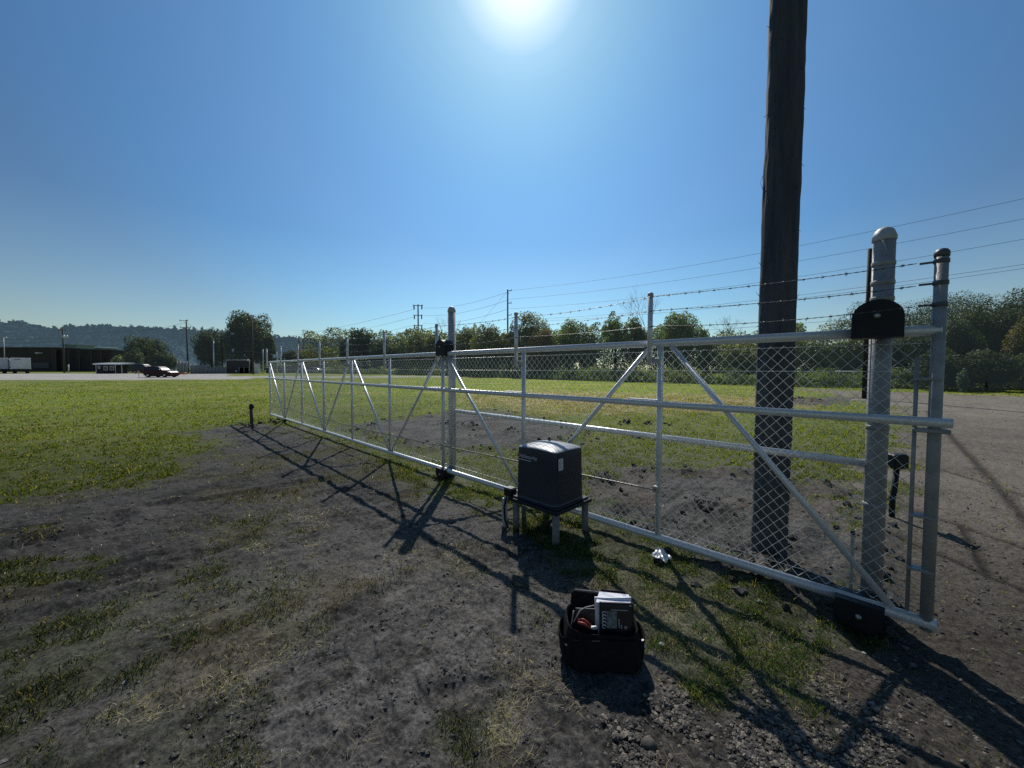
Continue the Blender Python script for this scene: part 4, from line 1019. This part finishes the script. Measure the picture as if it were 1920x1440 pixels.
# ------------------------------------------------------------------ far yard: buildings, trailers, car, poles
def warehouse():
    Y = 150.; a = Vector(gY(-140, Y)); b_ = Vector(gY(206, Y)); zb = a.z
    t = thing('warehouse', 'long low dark warehouse behind the trailers at the far left', 'building', ((a.x+b_.x)/2, Y, zb))
    h1 = dp(60, 653, Y)[2]; h2 = dp(150, 657, Y)[2]; xm = gY(108, Y)[0]
    MB().box(((a.x+xm)/2, Y+12, (zb+h1)/2), (xm-a.x, 24, h1-zb)).build('wall', BRICK, t)
    MB().box(((b_.x+xm)/2+.05, Y+13, (zb+h2)/2), (b_.x-xm, 24, h2-zb)).build('wall', BRICK, t)
    MB().box(((a.x+xm)/2, Y+12, h1+.2), (xm-a.x+.8, 25, .4)).build('roof', DGREY, t)
    MB().box(((b_.x+xm)/2+.2, Y+13, h2+.15), (b_.x-xm, 25, .3)).build('roof', DGREY, t)
    for px0, px1, y0, y1 in ((62, 92, 680, 690), (-40, -10, 672, 692)):
        p0, p1 = dp(px0, y1, Y-.2), dp(px1, y0, Y-.2); MB().box(((p0[0]+p1[0])/2, Y-.2, (p0[2]+p1[2])/2), (p1[0]-p0[0], .3, p1[2]-p0[2])).build('door', mat('dock_door', (.10, .10, .11), .7), t)
    for px in (108, 133, 152, 175, 193):
        p0 = gY(px, Y); MB().box((p0[0], Y-.3, (zb+h2)/2), (.5, .3, h2-zb-.3)).build('pilaster', DGREY, t)
    p = Vector(dp(73, 662, Y-1.2)); MB().box(p, (1.6, 1.4, .5), bev=.1).build('wall_lamp', WHITE, t)
warehouse()
def simple_block(name, px0, px1, y0, y1, Y, m, label, cat, roof=None):
    a, b_ = dp(px0, y1, Y), dp(px1, y0, Y); x0, x1 = a[0], b_[0]; zb = float(terr((x0+x1)/2, Y)); z0 = min(zb, a[2])
    t = thing(name, label, cat, ((x0+x1)/2, Y, zb))
    MB().box(((x0+x1)/2, Y+4, (zb+b_[2])/2), (x1-x0, 8, b_[2]-zb)).build('wall', m, t)
    MB().box(((x0+x1)/2, Y+4, b_[2]+.25), (x1-x0+.6, 8.6, .5)).build('roof', roof or ROOFM, t)
    for k in range(3):
        xx = x0+(x1-x0)*(k+.5)/3; MB().box((xx, Y-.05, b_[2]-1.4), ((x1-x0)*.16, .12, 1.1)).build('window', GLASS, t)
    return t
simple_block('building', 123, 143, 648, 690, 185, mat('pale_green_wall', (.22, .30, .27), .8), 'pale green block rising behind the dark warehouse roof', 'building', mat('green_roof', (.18, .25, .23), .8))
simple_block('building', 167, 190, 652, 690, 200, mat('grey_wall', (.16, .18, .21), .8), 'grey building with white roof edge behind the right end of the dark warehouse', 'building')

def trailer(px, Y, wpx, label, yaw=0.):
    x, _, z0 = gY(px, Y); W = wpx/F_PX*Y*Y/math.hypot(x, Y); Hh = 2.75
    t = thing('box_trailer', label, 'trailer', (x, Y, z0), 'white box trailers parked at the yard edge')
    bd = MB().box((x, Y+5, z0+1.0+Hh/2), (W, 10, Hh), bev=.05).build('box', WHITE, t)
    for dx in (-W*.44, W*.44): MB().box((x+dx, Y-.03, z0+1.0+Hh/2), (.12, .05, Hh-.1)).build('corner_post', mat('pale_post', (.62, .68, .66), .6), t)
    for k in range(9): MB().box((x-W*.30+k*W*.035, Y-.02, z0+1.0+Hh*.86), (W*.024, .04, .14)).build('lettering', INK, t)
    MB().box((x, Y-.02, z0+1.05), (W-.1, .06, .14)).build('sill', DGREY, t)
    for dx in (-W*.30, W*.32):
        for dy in (.9, 2.1):
            w_ = MB().lathe((x+dx-.3, Y+dy, z0+.5), [(.3, 0), (.5, .02), (.5, .58), (.3, .6)], 20, (1, 0, 0)).build('wheel', RUBBER, t)
    MB().box((x, Y+.1, z0+.55), (W*.8, .1, .12)).build('bumper', DGREY, t)
    MB().box((x, Y+5, z0+.85), (W*.7, 9.6, .28)).build('chassis', DGREY, t)
    t.rotation_euler = (0, 0, math.atan2(-x, Y)+.03)
trailer(40, 92, 38, 'white box trailer standing just right of the one cut by the left edge')
trailer(-4, 92, 42, 'white box trailer cut by the left edge of the picture')
def shed():
    Y = 90.; x0, _, zb = gY(181, Y); x1 = gY(217, Y)[0]; x2 = gY(229, Y)[0]; H = 2.15
    t = thing('shed', 'small black shed with white metal roof and white framed windows', 'shed', (x0, Y, zb))
    MB().box(((x0+x1)/2, Y+1.4, zb+H/2), (x1-x0, 2.8, H)).build('wall', mat('black_siding', (.02, .018, .022), .8, 0, (.03, .028, .03), 3), t)
    MB().box(((x0+x2)/2, Y+1.2, zb+H+.16), (x2-x0+.3, 3.6, .34), uy=Vector((0, 1, .05)).normalized()).build('roof', ROOFM, t)
    for xx in (x0, x1, x2): MB().box((xx, Y-.03, zb+H/2), (.10, .08, H)).build('corner_trim', WHITE, t)
    for fx, s_ in ((.16, .42), (.50, .80), (.82, .80)):
        cx = x0+(x1-x0)*fx; cz = zb+H*.58+(.22 if s_ < .5 else 0)
        f = MB().box((cx, Y-.04, cz), (s_+.14, .06, s_+.14)).build('window', WHITE, t); MB().box((cx, Y-.08, cz), (s_-.08, .03, s_-.08)).build('pane', GLASS, f)
    b = MB()
    for k in range(9): b.box((x1+(x2-x1)*k/8, Y-.02, zb+.45), (.04, .04, .9))
    b.box(((x1+x2)/2, Y-.02, zb+.9), (x2-x1, .06, .06)); b.build('porch_railing', DGREY, t)
shed()

def car(px, Y, L_, H, paint, label, flip=1, name='parked_car', grp=None, cat='car'):
    x, _, z0 = gY(px, Y); W = 1.9; t = thing(name, label, cat, (x, Y, z0), grp)
    def X(u): return x+flip*(u-.5)*L_
    prof = [(.0, .32), (.0, .62), (.02, .80), (.035, .93), (.07, .97), (.11, 1.0), (.36, 1.0), (.50, .96), (.60, .84), (.68, .665), (.80, .62), (.93, .55), (.985, .44), (1, .30), (.99, .17), (.90, .15), (.885, .26), (.83, .36), (.77, .36), (.715, .26), (.70, .14), (.28, .14), (.265, .26), (.21, .36), (.15, .36), (.095, .26), (.08, .15), (.01, .20)]
    V = []; sides = [(0, .0, 1), (.10, -.0, 1), (.5, 0, 1), (.9, 0, 1), (1., 0, 1)]
    for v, _, _ in sides:
        for u, h in prof:
            edge = 0 if .05 < v < .95 else 1
            tumble = .10*max(0, h-.62)/.38 if edge or v in (.10, .9) else 0
            yy = Y+v*W; yy = yy+(tumble*2.0 if v < .3 else -tumble*2.0 if v > .7 else 0)
            uu = u+(0.01 if edge and u < .5 else -.01 if edge else 0); hh = h-(.02 if edge and h > .6 else 0)
            V.append((X(uu), yy, z0+hh*H))
    n = len(prof); b = MB(); b.add(V, [(i*n+k, i*n+(k+1) % n, (i+1)*n+(k+1) % n, (i+1)*n+k) for i in range(4) for k in range(n)], False)
    b.f.append(tuple(range(n))); b.sm.append(False); b.f.append(tuple(4*n+k for k in range(n-1, -1, -1))); b.sm.append(False)
    b.build('body', paint, t)
    for u0, u1, u2, u3 in ((.055, .055, .20, .20), (.215, .215, .38, .38), (.395, .395, .63, .545)):
        pts = []
        for u, h in ((u0, .67), (u2 if u2 != .63 else .65, .67), (u3, .90), (u1+.015, .93)):
            tm = .20*max(0, h-.62)/.38; pts.append((X(u), Y+tm-.012, z0+h*H))
        b = MB(); b.add(pts, [(0, 1, 2, 3)]); b.build('window', GLASS, t)
    b = MB(); b.add([(X(.675), Y+.18, z0+.675*H), (X(.675), Y+W-.18, z0+.675*H), (X(.525), Y+W-.32, z0+.945*H), (X(.525), Y+.32, z0+.945*H)], [(0, 1, 2, 3)]); b.build('windscreen', mat('windscreen_glass', (.05, .06, .07), .35, 0, spec=.35), t)
    MB().box((x, Y+W/2, z0+.17*H), (L_*.94, W*.8, .16*H)).build('underbody', RUBBER, t)
    for u in (.18, .80):
        w_ = MB().lathe((X(u), Y-.02, z0+.185*H), [(.12, 0), (.335, .0), (.345, .03), (.345, .2), (.30, .22)], 22, (0, 1, 0)).build('wheel', RUBBER, t)
        MB().lathe((X(u), Y-.035, z0+.185*H), [(.03, 0), (.20, .004), (.215, .014)], 18, (0, 1, 0)).build('rim', BOLT, w_)
        w_ = MB().lathe((X(u), Y+W-.2, z0+.185*H), [(.3, 0), (.345, .02), (.345, .2), (.12, .22)], 22, (0, 1, 0)).build('wheel', RUBBER, t)
    MB().box((X(.955), Y+.10, z0+.47*H), (.30, .25, .13), bev=.03).build('headlight', WHITE, t)
    MB().box((X(.012), Y+.10, z0+.62*H), (.10, .2, .28), bev=.02).build('tail_light', RED, t)
    MB().box((X(.63), Y-.10, z0+.70*H), (.18, .2, .13), bev=.03).build('mirror', paint, t)
    return t
car(293, 62, 4.3, 1.8, mat('dark_red_paint', (.034, .003, .006), .35, .0, spec=.25), 'dark red minivan driving along the gravel road')
car(266, 90, 5.0, 2.3, DGREY, 'dark vehicle partly hidden behind the red minivan')
for k, (px, Y, c, lab) in enumerate([(592, 98, (.5, .5, .52), 'pale grey car behind the far gate mesh, leftmost of the parked row'), (622, 97, (.65, .65, .66), 'white car in the parked row behind the gate mesh'),
        (652, 96, (.38, .04, .05), 'red car in the parked row behind the gate mesh'), (682, 95, (.06, .06, .07), 'dark car in the parked row behind the gate mesh, right of the red car'), (712, 94, (.10, .05, .05), 'dark maroon car at the right end of the parked row')]):
    car(px, Y, 4.5, 1.45, mat('car_paint', c, .3, .1, spec=.6), lab, flip=(-1)**k, grp='cars parked behind the field')

def pole(px, Y, top, label, r=.14, arms=(), extras=None, name='power_pole', m=BROWNW, grp='far utility poles', cat='utility pole'):
    x, _, z0 = gY(px, Y); zt = dp(px, top, Y)[2]; t = thing(name, label, cat, (x, Y, z0), grp)
    MB().tube((x, Y, z0-.3), (x, Y, zt), r*1.15, r*.8, n=12).build('shaft', m, t)
    for (zf, w0, w1, th) in arms:
        z = z0+(zt-z0)*zf; a = MB().box((x+(w1+w0)/2, Y-.18, z), (w1-w0, .12, th)).build('crossarm', m, t)
        for xx in (w0+.1, w1-.1):
            if abs(xx) > .3: MB().lathe((x+xx, Y-.18, z+th/2), [(.05, 0), (.08, .06), (.05, .14), (.09, .2), (.03, .3)], 8).build('insulator', CAPM, a)
    if extras:
        for (dx, zf, rr, hh, mm) in extras:
            z = z0+(zt-z0)*zf; MB().tube((x+dx, Y-.2, z-hh/2), (x+dx, Y-.2, z+hh/2), rr, n=12).build('transformer', mm, t)
    return (x, Y, z0, zt)
def wire(name, pts_px, sag, r, label, a=None, b_=None):
    (x0, y0, z0), (x1, y1, z1) = a, b_; P = []
    for k in range(25):
        t = k/24; P.append((x0+(x1-x0)*t, y0+(y1-y0)*t, z0+(z1-z0)*t-sag*4*t*(1-t)))
    tag(MB().path(P, r, 5).build(name, CABLE, None, P[0]), label, 'cable', 'overhead cables')
pA = pole(121, 110, 614, 'wooden power pole with crossarm and two grey transformers in front of the dark warehouse', .19, [(.93, -1.1, 1.1, .14), (.62, -.2, 1.3, .12)], [(.45, .80, .25, .9, WHITE), (1.35, .80, .22, .8, WHITE)])
pB = pole(352.5, 100, 600, 'pale wooden power pole with two crossarms left of the large spreading tree', .17, [(.985, -1.6, .6, .12), (.86, -1.5, 1.3, .12)], None)
pC = pole(402, 96, 636, 'bright galvanised pole left of the dark yard gate', .17, [], None, m=GALV)
pD = pole(417, 100, 624, 'plain brown pole between the galvanised pole and the dark yard gate', .14)
pE = pole(475, 84, 600, 'dark pole standing in front of the large spreading tree', .15, [(.93, -.5, .5, .1)])
pF = pole(785, 150, 571, 'power pole with six stubby arms above the middle of the gate', .30, [(.985, -1.9, 1.9, .25), (.84, -1.7, 1.7, .25), (.69, -1.7, 1.7, .25)], [(-1.5, .955, .25, 1.6, CAPM), (1.5, .96, .25, 1.6, CAPM), (-1.4, .81, .22, 1.4, CAPM), (1.4, .81, .22, 1.4, CAPM), (-1.4, .66, .22, 1.4, CAPM), (1.4, .66, .22, 1.4, CAPM)])
pG = pole(952, 90, 543, 'tall thin power pole with short arms on its right side only, between the olive trees', .19, [(.985, 0, .9, .14), (.955, 0, .35, .1), (.84, 0, .9, .14), (.70, 0, .9, .14)])
pH = pole(10, 105, 632, 'thin pole with a lamp above the left trailer', .09, m=GALV_DULL)
pI = pole(562, 95, 630, 'thin dark pole with a pale flag behind the far gate end', .10)
pJ = pole(584, 95, 637, 'thin dark pole right of the flag pole', .10)
pK = pole(472 - 30, 97, 655, 'short dark pole by the yard gate', .10)
pL = pole(1623, 22.3, 467, 'slender dark pole with a flat cut top, left of the thick gate post', .125, m=mat('dark_pole', (.025, .023, .022), .85))
o = thing('flag', 'small pale flag on the thin pole behind the far gate end', 'flag', (pI[0]+.5, 95, pI[3]-.6))
MB().add([(pI[0]+.12, 94.9, pI[3]), (pI[0]+.9, 94.8, pI[3]-.6), (pI[0]+.7, 94.9, pI[3]-1.6), (pI[0]+.12, 94.9, pI[3]-1.0)], [(0, 1, 2, 3)]).build('cloth', WHITE, o)
x, y_, z_ = dp(10, 633, 105); MB().box((x+.3, 104.8, z_), (.8, .4, .35), bev=.05).build('lamp_head', WHITE, [c for c in bpy.data.objects if c.get('label', '').startswith('thin pole with a lamp')][0])

def far(px, py, Y): return dp(px, py, Y)
W1 = [((954, 545), (2010, 352), 3.2), ((955, 561), (2010, 392), 3.2), ((955, 579), (2010, 432), 3.2), ((955, 600), (2010, 482), 3.0), ((955, 604), (2010, 490), 3.0)]
for k, (a, b_, sg) in enumerate(W1):
    wire('power_cable', None, sg*.45, .022, ['highest long cable running from the tall thin pole to the upper right', 'second long cable from the top, running from the tall thin pole to the right', 'third long cable from the top, running from the tall thin pole to the right', 'upper of the two close cables crossing behind the near pole', 'lower of the two close cables crossing behind the near pole'][k], far(a[0], a[1], 90), far(b_[0], b_[1], 46))
wire('power_cable', None, .25, .02, 'lowest cable crossing behind the gate roller housing', far(1000, 640, 80), far(2010, 566, 40))
for k, (y0, y1, lab) in enumerate([(548, 577, 'top cable between the tall thin pole and the six-armed pole'), (563, 591, 'second cable between the tall thin pole and the six-armed pole'), (580, 606, 'third cable between the tall thin pole and the six-armed pole')]):
    wire('power_cable', None, 1.3, .03, lab, far(951, y0, 90), far(794, y1, 150))
    wire('power_cable', None, 1.3, .04, lab.replace('between the tall thin pole and the six-armed pole', 'leaving the six-armed pole to the left'), far(777, y1+3, 150), far(520, y1+56, 260))
wire('guy_wire', None, 0, .02, 'slanting guy wire descending left from the tall thin pole', far(951, 547, 90), far(900, 606, 92))
for k, (a, b_, lab) in enumerate([((346, 606), (405, 640), 'leftmost drooping cable between the pale crossarm pole and the galvanised pole'), ((352, 606), (417, 630), 'drooping cable from the pale crossarm pole to the brown pole'), ((362, 612), (470, 660), 'long drooping cable from the pale crossarm pole toward the yard gate'),
        ((404, 640), (500, 662), 'cable from the galvanised pole over the dark yard gate'), ((418, 628), (500, 664), 'cable from the brown pole over the dark yard gate'), ((418, 624), (530, 640), 'upper cable crossing in front of the large spreading tree'), ((350, 604), (200, 622), 'cable leaving the pale crossarm pole to the left')]):
    wire('power_cable', None, .8, .028, lab, far(a[0], a[1], 98), far(b_[0], b_[1], 92))
for k, y0 in enumerate((634, 641, 648)):
    wire('power_cable', None, .4, .03, ['top', 'middle', 'bottom'][k]+' cable of the three crossing in front of the dark warehouse', far(-60, y0, 112), far(121, y0-1, 109))

# yard fence, gate and slab walls at the left of the far gate end
def yard():
    Y = 92.
    def pan(name, px0, px1, y0, y1, m, label, cat, th=.12, posts=0):
        a, b_ = dp(px0, y0, Y), dp(px1, y1, Y); x0, x1, zt = a[0], b_[0], a[2]; zb = float(terr(x0, Y)); t = thing(name, label, cat, ((x0+x1)/2, Y, zb))
        MB().box(((x0+x1)/2, Y, (zb+zt)/2), (x1-x0, th, zt-zb)).build('panel', m, t)
        for k in range(posts+1):
            MB().tube((x0+(x1-x0)*k/max(posts, 1), Y-.12, zb), (x0+(x1-x0)*k/max(posts, 1), Y-.12, zt+.35), .07, n=8).build('post', GALV_DULL, t)
        return t
    SL = mat('grey_slat', (.20, .21, .22), .7, 0, (.28, .29, .30), 6, stretch=(6, 1, .2))
    pan('yard_fence', 333, 352, 680, 699, SL, 'grey slatted fence panel left of the pale crossarm pole', 'fence', posts=3)
    pan('yard_fence', 358, 388, 685, 701, SL, 'grey slatted fence panel between the crossarm pole and the galvanised pole', 'fence', posts=4)
    pan('yard_fence', 389, 424, 689, 706, SL, 'nearer grey slatted fence panel left of the dark yard gate', 'fence', posts=5)
    t = pan('yard_gate', 425, 469, 677, 706, DGREY, 'dark screened yard gate with a pale pipe frame', 'gate', posts=1)
    a, b_ = dp(425, 675, Y), dp(469, 675, Y); MB().tube((a[0], Y-.12, a[2]), (b_[0], Y-.12, b_[2]), .06, n=8).build('frame', GALV, t)
    pan('yard_fence', 449, 468, 690, 706, mat('pale_mesh_panel', (.16, .17, .18), .7), 'short pale mesh panel in front of the dark yard gate', 'fence', posts=2)
    p = dp(443, 696, Y-.3); MB().box(p, (.35, .05, .35)).build('notice', WHITE, t)
    pan('cabinet', 477, 486, 682, 703, WHITE, 'white upright cabinet right of the dark yard gate', 'cabinet', .8)
    for px, yt, lab in ((494, 655, 'bright pole with a white lamp just left of the far gate end'), (520, 660, 'leaning short pole behind the far gate end')):
        pole(px, 88, yt, lab, .08, m=GALV, name='yard_pole', grp=None, cat='pole')
    # small orange heap and orange markers beside the road
    p = gY(341, 80); OR = mat('orange_plastic', (.45, .11, .04), .6)
    t = thing('orange_barrier', 'orange barrier lying beside the road right of the red minivan', 'barrier', p)
    MB().box((p[0], 80, p[2]+.25), (1.6, .6, .3), bev=.1).build('rail', OR, t); MB().box((p[0]-.6, 80, p[2]+.15), (.3, .9, .3), bev=.05).build('foot', OR, t); MB().box((p[0]+.6, 80, p[2]+.15), (.3, .9, .3), bev=.05).build('foot', OR, t)
    p = gY(260, 58); t = thing('marker_post', 'thin marker post with a pale orange plate behind the red minivan tail', 'marker', p)
    MB().tube(p, (p[0], p[1], p[2]+1.0), .04, n=8).build('post', GALV_DULL, t); MB().box((p[0]-.05, p[1]-.05, p[2]+.95), (.35, .04, .35), bev=.01).build('plate', mat('pale_orange', (.55, .25, .16), .7), t)
    p = gY(129, 108); t = thing('marker_post', 'short white marker post right of the transformer pole', 'marker', p)
    MB().tube(p, (p[0], p[1], p[2]+2.3), .14, n=10).build('post', WHITE, t); MB().tube((p[0], p[1], p[2]+2.3), (p[0], p[1], p[2]+2.4), .16, n=10).build('cap', WHITE, t)
    # long low perimeter fence behind the parked cars
    a, b_ = Vector(gY(500, 104)), Vector(gY(760, 102)); t = thing('perimeter_fence', 'long low grey perimeter fence behind the parked cars', 'fence', tuple((a+b_)/2))
    MB().add([a, b_, b_+Z*1.9, a+Z*1.9], [(0, 1, 2, 3)]).build('panel', mat('mesh_screen', (.09, .10, .11), .8), t)
    for k in range(18):
        c = a.lerp(b_, k/17); MB().tube(c, c+Z*2.3, .06, n=6).build('post', GALV_DULL, t)
    # pipe barrier far right behind the mesh
    a, b_ = Vector(gY(1566, 34)), Vector(gY(1634, 31)); t = thing('pipe_barrier', 'low white pipe barrier beyond the field right of the near pole', 'barrier', tuple((a+b_)/2))
    MB().tube(a+Z*1.52, b_+Z*1.52, .025, n=8).build('rail', WHITE, t)
    for k in (.12, .55, .97): c = a.lerp(b_, k); MB().tube(c, c+Z*1.5, .035, n=8).build('post', GALV_DARK, t)
yard()
